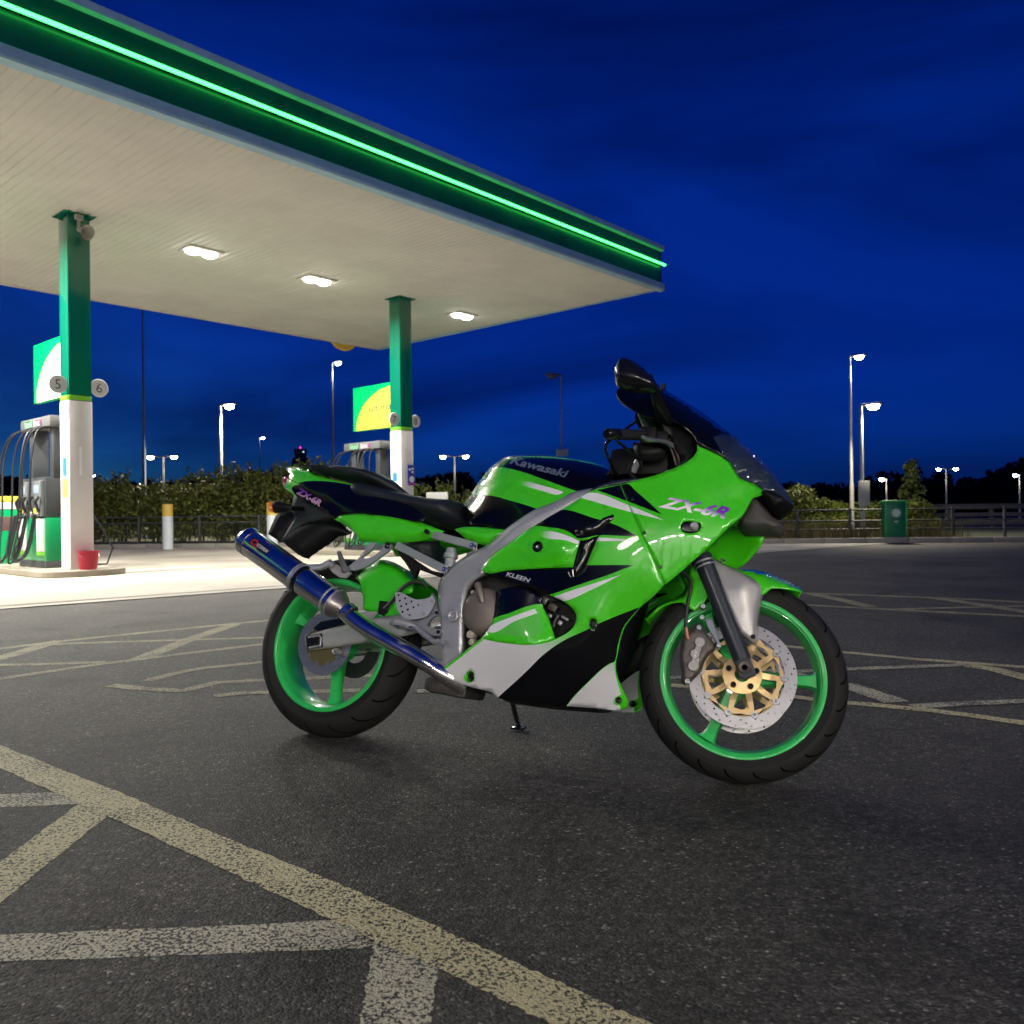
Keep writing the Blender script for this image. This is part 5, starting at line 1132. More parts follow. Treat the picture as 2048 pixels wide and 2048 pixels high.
# ---- nose: headlight, screen, intake, chin
def crown(latf, poly, R, p=.5):
    d = pdist(smooth_poly(poly, closed=False), False)
    def f(u, v):
        t = min(1.0, d(u, v) / R); return latf(u, v) * (1 - (1 - t) ** 2) ** p
    return f
sil = K(KA, (400, 255), (515, 275), (620, 343), (800, 452), (950, 562), (1100, 682), (1200, 772), (1290, 870), (1350, 960), (1410, 1064))
LS = crown(tps(ctl(KA, (270, 340, .12), (350, 420, .15), (450, 470, .16), (535, 290, .12), (585, 480, .165), (700, 555, .185), (785, 665, .172), (880, 712, .155), (960, 755, .142), (1025, 830, .126), (1075, 895, .126), (1160, 930, .100), (1290, 985, .06), (1380, 1062, .03), (700, 420, .16), (900, 600, .15), (1100, 760, .13), (1200, 860, .11))), sil, 55)
screen = panel('windscreen', K(KA, (264, 346), (274, 318), (330, 282), (400, 258), (515, 275), (620, 343), (800, 452), (950, 562), (1010, 608), (960, 600), (888, 622), (940, 712), (1000, 788), (955, 752), (880, 716), (785, 668), (772, 632), (730, 580), (700, 558), (640, 530), (570, 505), (500, 496), (440, 485), (350, 440), (284, 390)), LS, M_SCRN, step=9, thick=.003)
head = panel('headlight', K(KA, (888, 622), (960, 600), (1010, 608), (1100, 682), (1200, 772), (1290, 870), (1350, 960), (1410, 1064), (1380, 1066), (1300, 1000), (1232, 972), (1160, 928), (1075, 893), (1045, 868), (1025, 828), (1000, 786), (940, 712)), LS, M_HL, step=8, thick=.004)
# bright reflector bowls behind the glass
for q, r in ((KA(1090, 830), .034), (KA(1190, 895), .030)):
    c = P(*q, LS(*q) - .030)
    for s in (1, -1): MB().lathe([(0, -.03), (r * .5, -.022), (r, .0), (r * 1.08, .002)], (c.x, c.y * s, c.z), (.45, -s * .85, .1), seg=24).build('reflector', M_CHR, bike)
pillow('nose_underside', K(KA, (1225, 985), (1300, 995), (1408, 1066), (1392, 1086), (1310, 1150), (1282, 1142), (1215, 1062), (1160, 1020)), .0, .085, M_MBLK, R=16, step=7)
pillow('intake_duct', K(KA, (1140, 1020), (1200, 1044), (1232, 1080), (1276, 1143), (1346, 1203), (1354, 1235), (1336, 1256), (1215, 1264), (1095, 1256), (1040, 1200), (1090, 1120)), .0, .07, bsdf('intake_grey', (.055, .050, .047), .5), R=16, step=8)
panel('chin_fairing', K(KA, (835, 1345), (930, 1265), (1020, 1194), (1095, 1257), (1215, 1267), (1200, 1310), (1150, 1380), (1065, 1460), (1000, 1470), (905, 1425)), tps(ctl(KA, (850, 1340, -.05), (1020, 1195, -.03), (1215, 1267, .01), (1060, 1460, -.04), (1000, 1330, -.045))), M_GRN, mirror=False, step=9)
# ---- tank
t_top = K(KB, (300, 495), (350, 430), (400, 348), (450, 280), (520, 200), (590, 150), (660, 125), (760, 118), (880, 117), (1000, 123), (1120, 138), (1240, 158), (1350, 185), (1440, 225), (1500, 290), (1525, 330))
LT = tps(ctl(KB, (320, 500, .115), (400, 380, .13), (500, 260, .14), (700, 200, .145), (1000, 200, .15), (1300, 260, .15), (700, 400, .172), (1000, 350, .175), (420, 560, .135), (600, 620, .155), (850, 540, .18), (1200, 400, .185), (360, 660, .115)))
LTc = crown(LT, t_top, 40, .45)
tank_out = t_top + K(KB, (1400, 380), (1290, 420), (1100, 520), (950, 600), (800, 680), (600, 690), (450, 672), (352, 658), (330, 580), (308, 520))
t_black_top = K(KB, (548, 212), (600, 160), (665, 138), (760, 128), (880, 127), (1000, 133), (1240, 168), (1350, 195), (1540, 300), (1500, 380), (1300, 420), (1150, 388), (1030, 345), (900, 298), (800, 262), (700, 232), (600, 212))
t_black_low = K(KB, (330, 440), (400, 425), (480, 427), (560, 440), (640, 462), (850, 527), (920, 560), (860, 720), (500, 720), (300, 690), (280, 500))
t_white = K(KB, (705, 318), (760, 315), (900, 350), (1072, 400), (1040, 421), (900, 392), (760, 348))
M_FADE4 = fade('tank_stripe_fade', P(*KB(880, 360), .17), P(*KB(720, 325), .17), (.82, .82, .84), GRN)
tank = panel('fuel_tank', tank_out, LTc, M_GRN, [(t_black_top, M_BLK), (t_black_low, M_BLK), (t_white, M_FADE4)], step=8, thick=.003)
surf_text('lettering', 'Kawasaki', K(KB, (652, 178), (1092, 290), (690, 126), (1118, 236)), LTc, bsdf('decal_silver_blue', (.13, .16, .23), .35), tank[0], slant=.12, bold=.03, lift=.002)
# ---- frame: silver spar and pivot plate
fr_out = K(KB, (1292, 372), (1220, 385), (1150, 402), (1000, 478), (860, 532), (720, 618), (600, 708), (500, 798), (330, 888), (200, 978), (135, 1056), (106, 1110), (100, 1200), (110, 1320), (120, 1420), (125, 1560), (138, 1700), (140, 1770), (200, 1720), (268, 1665), (280, 1500), (290, 1300), (302, 1200), (335, 1120), (400, 1062), (450, 1042), (452, 1000), (505, 905), (625, 822), (850, 672), (1000, 575), (1222, 446), (1295, 398))
fr_top = K(KB, (1292, 372), (1220, 385), (1150, 402), (1000, 478), (860, 532), (720, 618), (600, 708), (500, 798), (330, 888), (200, 978), (135, 1056), (106, 1110), (100, 1200))
LFr0 = tps(ctl(KB, (1290, 385, .212), (1100, 480, .216), (850, 600, .214), (620, 760, .208), (450, 900, .198), (300, 950, .186), (200, 1050, .176), (200, 1300, .164), (200, 1700, .150), (400, 1050, .188)))
dfr = pdist(smooth_poly(fr_top, closed=False), False)
LFr = lambda u, v: LFr0(u, v) - (.014 * max(0, 1 - dfr(u, v) / 9.0))
panel('frame_spar', fr_out, LFr, M_SIL, step=6, thick=.03)
c = P(*KB(215, 1358), .17)
for s in (1, -1):
    MB().lathe([(0, .0), (.005, .0), (.0055, .005), (.011, .007), (.012, .002), (.016, .002), (.017, .007), (.020, .006), (.0205, -.01)], (c.x, c.y * s, c.z), (0, -s, 0), seg=28).build('pivot_bolt', M_ALU, bike)
for q, lt in ((KB(365, 815), .20), (KB(152, 1000), .18)): bolt(P(*q, lt), .009, M_CHR)
# ---- seat, tail
tail_top = K(KI, (255, 125), (400, 118), (620, 130))
seam_up = K(KI, (280, 292), (400, 352), (560, 425), (800, 532), (1000, 612), (1400, 752), (1640, 832), (1900, 900), (2300, 985))
LTl0 = tps(ctl(KI, (255, 125, .05), (620, 130, .07), (900, 290, .10), (1320, 390, .115), (280, 300, .085), (560, 425, .118), (1000, 612, .138), (1640, 832, .150), (230, 440, .075), (600, 680, .105), (1020, 950, .125), (2000, 700, .14), (2300, 900, .15)))
LTl = crown(LTl0, tail_top, 10)
tail_out = K(KI, (255, 122), (400, 119), (620, 130), (640, 190), (720, 242), (900, 290), (1100, 340), (1330, 390), (1560, 440), (1900, 600), (2300, 760), (2500, 900), (2450, 990), (2100, 960), (1800, 905), (1500, 865), (1300, 868), (1120, 905), (1020, 958), (900, 855), (600, 690), (330, 525), (228, 445), (262, 340), (300, 270), (335, 215), (300, 190))
tg_black = K(KI, (470, 362), (600, 340), (800, 338), (1000, 350), (1150, 372), (1330, 402), (1700, 460), (2600, 800), (2500, 1020), (1500, 880), (1000, 980), (600, 720), (430, 590), (345, 470), (360, 430), (420, 405), (480, 400))
tailf = panel('tail_fairing', tail_out, LTl, M_GRN, [(tg_black, M_BLK)], step=7)
for s in (1, -1):
    MB().tube([Vector((p.x, p.y * s, p.z)) for p in [P(u, v, LTl(u, v) - .0005) for u, v in smooth_poly(seam_up[:7], closed=False)]], .0014, 6).build('tail_crease', M_BLK, bike)
surf_text('lettering', 'ZX-6R', K(KI, (418, 528), (800, 748), (455, 436), (840, 655)), LTl, fade('violet_tail_fade', P(*KI(600, 640), .1), P(*KI(640, 540), .1), (.62, .35, .55), (.16, .02, .35), .35, .3), tailf[0], slant=.25, bold=.05)
# tail top bridge, tail light
V = []; F = []
br = smooth_poly(K(KI, (255, 122), (400, 119), (620, 130), (900, 285), (1300, 385)), closed=False)
for i, (u, v) in enumerate(br):
    p = P(u, v, LTl(u, v))
    for s in (1, .5, 0, -.5, -1): V.append(Vector((p.x, p.y * s, p.z + .004 * (1 - s * s))))
    if i: F += [(5 * i - 5 + k, 5 * i - 4 + k, 5 * i + 1 + k, 5 * i + k) for k in range(4)]
mesh_obj('tail_top', V, F, M_GRN, bike, smooth=True)
panel('tail_light', K(KI, (178, 285), (230, 268), (296, 264), (275, 330), (238, 436), (212, 442), (190, 370)), crown(lambda u, v: .082, K(KI, (178, 285), (190, 370), (212, 442)), 9), M_REDL, step=4)
pillow('rider_seat', K(KC, (1020, 350), (1042, 308), (1105, 286), (1200, 305), (1350, 342), (1500, 378), (1650, 402), (1760, 412), (1815, 416), (1838, 480), (1862, 570), (1845, 592), (1750, 612), (1650, 602), (1560, 572), (1400, 535), (1250, 505), (1110, 475), (1050, 425)), .0, .145, M_SEAT, R=26, step=8)
pillow('pillion_seat', K(KC, (608, 172), (640, 136), (720, 134), (800, 138), (1000, 154), (1100, 168), (1180, 192), (1280, 250), (1345, 312), (1385, 362), (1250, 335), (1100, 290), (950, 262), (800, 215), (700, 192)), .0, .115, M_SEAT, R=20, step=8)
pillow('side_cover', K(KC, (798, 532), (840, 512), (900, 496), (1000, 489), (1100, 490), (1250, 505), (1400, 537), (1560, 590), (1655, 630), (1620, 655), (1580, 672), (1440, 708), (1300, 714), (1150, 714), (1005, 706), (975, 655), (940, 622), (860, 565)), .125, .028, M_GRN, R=16, mirror=True, step=7)
bolt(P(*KC(1520, 630), .158), .008, M_GBLK)
pillow('lower_side_panel', K(KB, (230, 690), (300, 672), (450, 676), (620, 680), (700, 690), (600, 775), (500, 818), (400, 798), (320, 765)), .135, .02, M_GRN, R=14, mirror=True, step=8)
# under-tail: mudguard, number plate bracket, indicators
pillow('rear_mudguard', K(KC, (408, 712), (470, 640), (560, 572), (640, 540), (720, 524), (800, 540), (860, 575), (950, 640), (900, 660), (840, 668), (770, 722), (690, 772), (640, 812), (612, 842), (560, 828), (470, 765)), .02, .045, M_MBLK, R=28, step=8)
panel('number_plate_bracket', K(KC, (294, 648), (330, 560), (372, 488), (430, 470), (482, 480), (520, 500), (420, 640), (380, 705), (330, 672)), lambda u, v: .045, M_MBLK, step=10, thick=.01)
panel('undertail', K(KC, (488, 372), (505, 332), (600, 390), (760, 470), (830, 520), (720, 530), (560, 575), (420, 705), (392, 700), (500, 520), (480, 470)), lambda u, v: .055, bsdf('undertail_grey', (.022, .028, .03), .55), step=10)
ind = pillow('rear_indicator', K(KC, (332, 398), (380, 394), (440, 412), (485, 432), (470, 462), (410, 482), (345, 490), (332, 450)), .175, .02, M_MBLK, R=10, mirror=True, step=5)
pillow('indicator_lens', K(KC, (300, 402), (332, 396), (338, 440), (334, 484), (306, 478), (297, 440)), .175, .02, M_AMB, R=6, mirror=True, step=4)
for s in (1, -1):
    a, b = P(*KC(465, 450), .165), P(*KC(560, 455), .06); MB().tube([(a.x, a.y * s, a.z), (b.x, b.y * s, b.z)], .009, 8).build('indicator_stem', M_MBLK, bike)
# ---- exhaust
LX = .185
def pts3(f, lat, *q): return [P(*f(x, y), l) for (x, y), l in zip(q, lat)]
ex0, ex1 = P(*KC(120, 690), .205), P(*KC(822, 1192), .178)
d = (ex1 - ex0); ln = d.length; d.normalize()
def along(t): return ex0 + d * (ln * t)
can = MB().lathe([(.0488, ln * .03), (.0503, ln * .04), (.0503, ln * .985)], ex0, d, seg=48).build('exhaust_can', M_CHR, bike)
MB().lathe([(.020, -.004), (.021, -.012), (.038, -.010), (.0520, ln * .02), (.0520, ln * .075), (.0506, ln * .078)], ex0, d, seg=48).build('end_cap', M_CHR, can)
MB().lathe([(.020, -.006), (.019, .10)], ex0, d, seg=24).build('outlet_bore', M_MBLK, can)
for t in (.935, .985):
    MB().lathe([(.0503, ln * t - .004), (.0520, ln * t - .002), (.0520, ln * t + .002), (.0503, ln * t + .004)], ex0, d, seg=48).build('can_ring', M_ALU, can)
MB().lathe([(.0512, ln * .985), (.0495, ln * 1.01), (.031, ln * 1.075), (.0285, ln * 1.09)], ex0, d, seg=40).build('exhaust_cone', bsdf('heat_stained_steel', (.32, .29, .27), .32, metal=.85, var=.2, vscale=20), can)
for t in (.60, .645):
    MB().lathe([(.0509, ln * t - .007), (.0536, ln * t - .006), (.0536, ln * t + .006), (.0509, ln * t + .007)], ex0, d, seg=48).build('can_strap', M_GBLK if t > .62 else M_ALU, can)
# pipe
pp = [ex0 + d * ln * 1.06] + pts3(KC, (.176, .174, .170, .165, .160, .140, .10), (905, 1262), (1050, 1375), (1250, 1490), (1420, 1585), (1560, 1668), (1680, 1750), (1800, 1830))
cv = []
for i in range(len(pp) - 1):
    p0, p1, p2, p3 = pp[max(i - 1, 0)], pp[i], pp[i + 1], pp[min(i + 2, len(pp) - 1)]
    for t in (0, .25, .5, .75): cv.append(.5 * (2 * p1 + (p2 - p0) * t + (2 * p0 - 5 * p1 + 4 * p2 - p3) * t * t + (3 * p1 - p0 - 3 * p2 + p3) * t ** 3))
cv.append(pp[-1]); MB().tube(cv, [.0288] * len(cv), 24).build('exhaust_pipe', M_CHR, bike)
q = P(*KC(925, 1255), .178); MB().lathe([(.0285, -.012), (.031, -.010), (.031, .010), (.0285, .012)], q, d, seg=32).build('pipe_clamp', M_CHR, bike)
# badge on the can, bent round it
nrm = Vector((0, -1, 0)); nrm = (nrm - d * nrm.dot(d)).normalized(); upv = d.cross(nrm); upv = upv if upv.z > 0 else -upv
def on_can(a, h, lift=.0008):
    """a: metres along the can, h: metres up round its face"""
    th = h / .0506; return along(0) + d * a + (nrm * math.cos(th) + upv * math.sin(th)) * (.0506 + lift)
def can_patch(name, a0, a1, h0, h1, m, lift, n=8):
    V = [on_can(a0 + (a1 - a0) * i / n, h0 + (h1 - h0) * j / n, lift) for i in range(n + 1) for j in range(n + 1)]
    return mesh_obj(name, V, [(i * (n + 1) + j, (i + 1) * (n + 1) + j, (i + 1) * (n + 1) + j + 1, i * (n + 1) + j + 1) for i in range(n) for j in range(n)], m, can, smooth=True)
bd = can_patch('badge', .060, .150, .004, .034, bsdf('badge_black', (.01, .01, .02), .4), .0010)
M_BRED = bsdf('badge_red', (.65, .01, .03), .4); M_BWHT = bsdf('badge_white', (.62, .64, .72), .4)
def can_poly(name, pts, m, lift): 
    V = [on_can(a, h, lift) for a, h in pts]; return mesh_obj(name, V, [tuple(range(len(V)))], m, bd)
can_poly('emblem', [(.066 + .013 + .013 * math.cos(t) * (1 + .15 * math.cos(5 * t)), .019 + .012 * math.sin(t) * (1 + .15 * math.cos(5 * t))) for t in [2 * math.pi * i / 30 for i in range(30)]], M_BRED, .0016)
can_poly('emblem_tail', [(.085, .007), (.093, .005), (.106, .006), (.104, .0085), (.092, .009)], M_BRED, .0016)
V, F, wd = text_mesh('SCORPION', 0, .02); mesh_obj('lettering', [on_can(.094 + x / wd * .054, .013 + y * .012, .0018) for x, y in V], F, M_BWHT, bd)
# hanger from can strap to footrest bracket
h0, h1 = along(.62) + upv * .052, P(*KC(800, 890), .165)
MB().tube([along(.62) + upv * .046, P(*KC(705, 905), .180), P(*KC(775, 872), .172), P(*KC(800, 900), .168)], [.010, .012, .014, .012], 10).build('exhaust_hanger', M_ALU, bike)
MB().prism([P(*KC(x, y), .160) for x, y in ((770, 860), (820, 880), (880, 930), (940, 950), (900, 990), (850, 985), (800, 950), (765, 905))], (0, 1, 0), -.004, .008).build('hanger_plate', bsdf('hanger_alu', (.5, .46, .43), .4, metal=.5), bike, smooth=False)
# ---- swingarm
arm = K(KC, (578, 1442), (720, 1392), (1000, 1330), (1180, 1288), (1320, 1272), (1420, 1280), (1500, 1300), (1500, 1400), (1300, 1450), (1150, 1472), (980, 1500), (800, 1528), (592, 1552), (585, 1500))
dA = pdist(smooth_poly(arm))
panel('swingarm', arm, lambda u, v: .118 - .006 * max(0, 1 - dA(u, v) / 4), bsdf('swingarm_silver', (.42, .43, .40), .42, metal=.35, var=.06, vscale=20), step=8, thick=.034)
MB().prism([P(*KC(x, y), .1195) for x, y in ((592, 1436), (712, 1418), (718, 1520), (600, 1545))], (0, -1, 0), 0, .004).build('axle_recess', M_MBLK, bike, smooth=False)
MB().tube([P(*KC(605, 1448), .1245), P(*KC(690, 1432), .1245), P(*KC(703, 1450), .1245), P(*KC(700, 1510), .1245), P(*KC(612, 1530), .1245)], .004, 6).build('chain_adjuster', M_ALU, bike)
c = P(*KC(652, 1482), .122); MB().lathe([(0, .010), (.010, .010), (.013, .006), (.013, -.02)], c, (0, -1, 0), seg=6).build('axle_nut', M_GBLK, bike)
c = P(*KE(738, 872), .125); MB().lathe([(.004, .008), (.009, .010), (.011, .006), (.011, -.02)], c, (0, -1, 0), seg=16).build('torque_bolt', M_ALU, bike)
MB().prism([P(*KC(x, y), .108) for x, y in ((640, 1380), (690, 1320), (840, 1300), (900, 1330), (800, 1390), (690, 1410))], (0, 1, 0), 0, .04).build('rear_caliper', M_GBLK, bike, bev=.004)
MB().tube([RA + Vector((0, -.12, 0)), RA + Vector((0, .13, 0))], .011, 14).build('rear_axle', M_ALU, bike)
# hugger over the rear tyre
hug_top = K(KC, (905, 1000), (965, 945), (1060, 878), (1150, 846), (1250, 862), (1350, 915), (1440, 985))
LH = crown(lambda u, v: .112, hug_top, 26, .5)
panel('rear_hugger', hug_top + K(KC, (1425, 1020), (1405, 1105), (1300, 1120), (1290, 1200), (1320, 1290), (1230, 1295), (1150, 1252), (1060, 1246), (1028, 1235), (1024, 1120), (1000, 1020), (960, 985)), LH, M_HUG, step=8, thick=.004)
# tyre guard strip and small black clamp on the hugger
MB().prism([P(*KC(x, y), .118) for x, y in ((1150, 1162), (1230, 1172), (1215, 1255), (1180, 1280), (1140, 1262))], (0, 1, 0), 0, .02).build('hose_clamp', M_MBLK, bike, bev=.003)
def wire(name, f, q, lats, r, m, parent=bike, st=False, seg=8):
    pr = PS if st else P; pp = [pr(*f(x, y), l) for (x, y), l in zip(q, lats)]; cv = []
    for i in range(len(pp) - 1):
        p0, p1, p2, p3 = pp[max(i - 1, 0)], pp[i], pp[i + 1], pp[min(i + 2, len(pp) - 1)]
        for t in (0, .2, .4, .6, .8): cv.append(.5 * (2 * p1 + (p2 - p0) * t + (2 * p0 - 5 * p1 + 4 * p2 - p3) * t * t + (3 * p1 - p0 - 3 * p2 + p3) * t ** 3))
    cv.append(pp[-1]); o = MB().tube(cv, r, seg).build(name, m, parent)
    return steer(o) if st else o
wire('brake_hose', KC, ((1190, 1230), (1260, 1160), (1330, 1070), (1400, 1025), (1470, 1020), (1520, 1060)), [.128, .13, .135, .135, .13, .12], .007, M_RUBB)
# ---- subframe rails, battery box, reservoir
def bar2(name, a, b, la, lb, w_, m=M_SIL, t=.016):
    a, b = P(*a, la), P(*b, lb); dd = (b - a).normalized(); n = dd.cross(Vector((0, 1, 0))).normalized() * w_ / 2
    for s in (1, -1):
        o = MB().prism([Vector((p.x, p.y * s, p.z)) for p in (a - n, b - n, b + n, a + n)], (0, 1, 0), -t / 2, t).build(name, m, bike, smooth=False, bev=.003)
bar2('subframe_rail', KC(1290, 735), KC(1672, 930), .135, .172, .027); bar2('subframe_rail', KC(1570, 655), KC(1900, 745), .135, .19, .026)
pillow('battery_box', K(KC, (1390, 745), (1480, 720), (1620, 700), (1625, 860), (1600, 900), (1480, 840)), .0, .09, bsdf('box_teal_black', (.010, .016, .017), .5), R=6, step=10)
MB().prism([P(*KC(x, y), .10) for x, y in ((1300, 760), (1350, 770), (1400, 830), (1550, 930), (1640, 950), (1625, 985), (1560, 960), (1450, 920), (1420, 990), (1390, 930), (1360, 880), (1300, 800))], (0, 1, 0), 0, .02).build('inner_guard', M_MBLK, bike, smooth=False)
c = P(*KC(1705, 830), .15); MB().lathe([(0, -.034), (.018, -.034), (.018, -.004), (.024, -.003), (.024, .012), (.019, .014), (.017, .030), (0, .032)], c, (0, 0, 1), seg=24).build('fluid_reservoir', bsdf('reservoir_plastic', (.30, .33, .35), .35), bike)
# ---- passenger footrest hanger, heel plate, rider footrest, brake pedal
def plate(name, f, outl, lat, m, t=.008, holes=(), bev=.0015, mir=False):
    return panel(name, K(f, *outl), (lat if callable(lat) else (lambda u, v: lat)), m, holes=holes, thick=t, step=9, mirror=mir, sm=False)
plate('passenger_hanger', KJ, [(640, 40), (745, 45), (700, 120), (500, 285), (620, 290), (830, 150), (870, 70), (930, 42), (985, 75), (975, 125), (880, 215), (400, 490), (330, 480), (300, 420), (480, 270)], .150, M_ALU, .012)
c = P(*KJ(925, 92), .152); MB().lathe([(.004, .003), (.008, .005), (.011, .003), (.011, -.01)], c, (0, -1, 0), seg=18).build('hanger_bolt', M_GBLK, bike)
MB().tube([P(*KJ(140, 190), .215), P(*KJ(215, 400), .175), P(*KJ(240, 480), .165)], [.007, .011, .013], 10).build('passenger_footrest', bsdf('footrest_grey', (.16, .17, .19), .45, metal=.4), bike)
c = P(*KJ(250, 480), .160); MB().lathe([(0, .012), (.010, .012), (.014, .006), (.014, -.014)], c, (0, -1, 0), seg=16).build('footrest_pivot', MATS['footrest_grey'], bike)
hh = [circ(KJ(x, y), 2.3, 1.1, 10) for x, y in ((1100, 885), (1120, 975), (1205, 938), (1310, 990), (1225, 1030), (1145, 1065), (1420, 1045), (1340, 1080), (1250, 1118), (1165, 1155), (1280, 1210))]
plate('heel_plate', KJ, [(1048, 850), (1130, 840), (1250, 900), (1380, 958), (1460, 958), (1600, 925), (1640, 890), (1685, 970), (1660, 1060), (1560, 1220), (1480, 1255), (1350, 1272), (1235, 1270), (1150, 1210), (1100, 1150), (1060, 980)], .176, bsdf('brushed_alu', (.52, .52, .55), .38, metal=.55, var=.06, vscale=40), .004, holes=hh)
for q in ((1640, 975), (1508, 1182)): bolt(P(*KJ(*q), .178), .006, M_ALU)
plate('footrest_bracket', KJ, [(1640, 850), (1690, 960), (1740, 1130), (1770, 1170), (1755, 1215), (1690, 1225), (1600, 1300), (1560, 1390), (1700, 1430), (1790, 1440), (1800, 1500), (1760, 1545), (1690, 1540), (1480, 1490), (1380, 1440), (1420, 1330), (1540, 1230), (1600, 1120)], .160, bsdf('bracket_grey', (.24, .25, .28), .42, metal=.5), .012)
for q in ((1722, 1172), (1748, 1482)): bolt(P(*KJ(*q), .162), .006, M_GBLK)
MB().tube([P(*KJ(1340, 1390), .166), P(*KJ(1150, 1330), .200), P(*KJ(1000, 1310), .235)], [.012, .011, .010], 12).build('rider_footrest', M_ALU, bike)
MB().tube([P(*KJ(1380, 1400), .178), P(*KJ(1530, 1530), .182), P(*KJ(1680, 1640), .190), P(*KJ(1815, 1632), .205)], [.009, .009, .009, .010], 10).build('brake_pedal', M_ALU, bike)
MB().tube([P(*KJ(980, 1330), .19), P(*KJ(1100, 1400), .185), P(*KJ(1330, 1420), .18)], [.008, .007, .008], 8).build('pedal_rod', M_CHR, bike)
# ---- engine
MB().box((.74, 0, .42), (.44, .23, .36), None, .03).build('engine_block', M_ENG, bike)
MB().box((.92, 0, .58), (.30, .30, .16), Matrix.Rotation(-.3, 3, 'Y'), .03).build('cylinder_head', M_ENG, bike)
MB().box((.80, 0, .70), (.50, .24, .18), None, .04).build('airbox', M_MBLK, bike)
MB().box((1.05, 0, .46), (.05, .22, .30), Matrix.Rotation(.25, 3, 'Y'), .008).build('radiator', M_MBLK, bike)
c = P(*KG(560, 660), .172); MB().lathe([(0, .016), (.052, .015), (.066, .010), (.074, .0), (.078, -.02), (.080, -.05)], c, (0, -1, 0), seg=48).build('clutch_cover', M_CLU, bike)
MB().tube([P(*KG(480, 300), .186), P(*KG(520, 420), .190), P(*KG(545, 545), .186)], [.011, .012, .009], 12).build('engine_pipe', M_CLU, bike)
for q, r in (((430, 420), .008), ((388, 530), .006), ((400, 960), .014), ((420, 1060), .012)): 
    c = P(*KG(*q), .165); MB().lathe([(0, .01), (r * .8, .009), (r, .004), (r, -.02)], c, (0, -1, 0), seg=12).build('engine_boss', bsdf('boss_cream', (.42, .38, .30), .5), bike)
# bits glimpsed through the vent
for q, dd, m in (((1455, 610), (.030, .01, .022), M_CAL), ((1345, 520), (.02, .01, .022), M_ALU), ((1420, 720), (.014, .012, .012), M_ALU), ((1500, 760), (.008, .012, .030), M_CAL), ((1550, 810), (.014, .012, .014), M_ALU), ((1460, 850), (.012, .012, .018), M_CAL), ((1610, 750), (.026, .008, .008), M_ALU)):
    MB().box(P(*KG(*q), .155), dd, Matrix.Rotation(.45, 3, 'Y'), .003).build('vent_fitting', m, bike)
panel('vent_cavity', K(KG, (1150, 420), (1500, 430), (1800, 620), (1820, 800), (1700, 960), (1450, 1060), (1250, 1000)), lambda u, v: .135, M_MBLK, step=20)
# header collector under the belly and side stand
MB().box(P(*KG(200, 1660), .02), (.16, .16, .05), Matrix.Rotation(.1, 3, 'Y'), .02).build('collector', bsdf('collector_steel', (.10, .09, .08), .5, metal=.6, var=.3), bike)
sg = BI @ G(1037, 1459, .004); s0_ = P(*KH(500, 430), -.02); s0_.y = .10
MB().tube([s0_, s0_.lerp(sg, .5), sg + Vector((0, 0, .008))], [.010, .009, .0085], 10).build('side_stand', M_GBLK, bike)
MB().box(sg + Vector((0, .0, .006)), (.05, .035, .008), Matrix.Rotation(LEAN, 3, 'X'), .003).build('stand_foot', M_GBLK, bike)

# ---- fork, fender, caliper (steered)
fk_top, fk_bot = PS(*KD(712, 60), .103), PS(*KD(1035, 880), .103)
fk_up = fk_top + (fk_top - fk_bot) * .82
for s in (1, -1):
    def m_(p, dy=0.0): return Vector((p.x, p.y * s, p.z))
    dF = (fk_bot - fk_top)
    leg = steer(MB().tube([m_(fk_top + dF * -.02), m_(fk_top + dF * .02), m_(fk_top + dF * .10), m_(fk_top + dF * .97)], [.027, .029, .027, .0255], 28).build('fork_leg', M_FORK, bike))
    for t in (.045, .085): MB().tube([m_(fk_top + dF * (t - .008)), m_(fk_top + dF * (t + .008))], .0298, 28).build('fork_ring', M_ALU, leg)
    steer(MB().tube([m_(fk_up), m_(fk_top)], .0215, 24).build('fork_stanchion', M_CHR, bike))
ab = PS(*KM(1025, 1000), .118)
for s in (1, -1):
    lug = [Vector((p.x, p.y * s, p.z)) for p in [PS(*KM(x, y), .116) for x, y in ((890, 900), (1095, 855), (1180, 1095), (1020, 1150), (945, 1125))]]
    steer(MB().prism(lug, (0, 1, 0), -.004 if s > 0 else -.022, .026).build('axle_lug', M_FORK, bike, smooth=False, bev=.004))
    steer(MB().lathe([(.0085, -.004), (.0085, .004), (.0165, .006), (.0185, .003), (.0185, -.01)], (ab.x, (ab.y - .003) * s, ab.z), (0, -s, 0), seg=28).build('axle_end', M_CAL, bike))
    steer(MB().lathe([(0, .001), (.0095, .001)], (ab.x, (ab.y - .003) * s, ab.z), (0, -s, 0), seg=6).build('axle_socket', M_GRV, bike))
steer(MB().tube([FA + Vector((0, -.11, 0)), FA + Vector((0, .11, 0))], .012, 14).build('front_axle', M_ALU, bike))
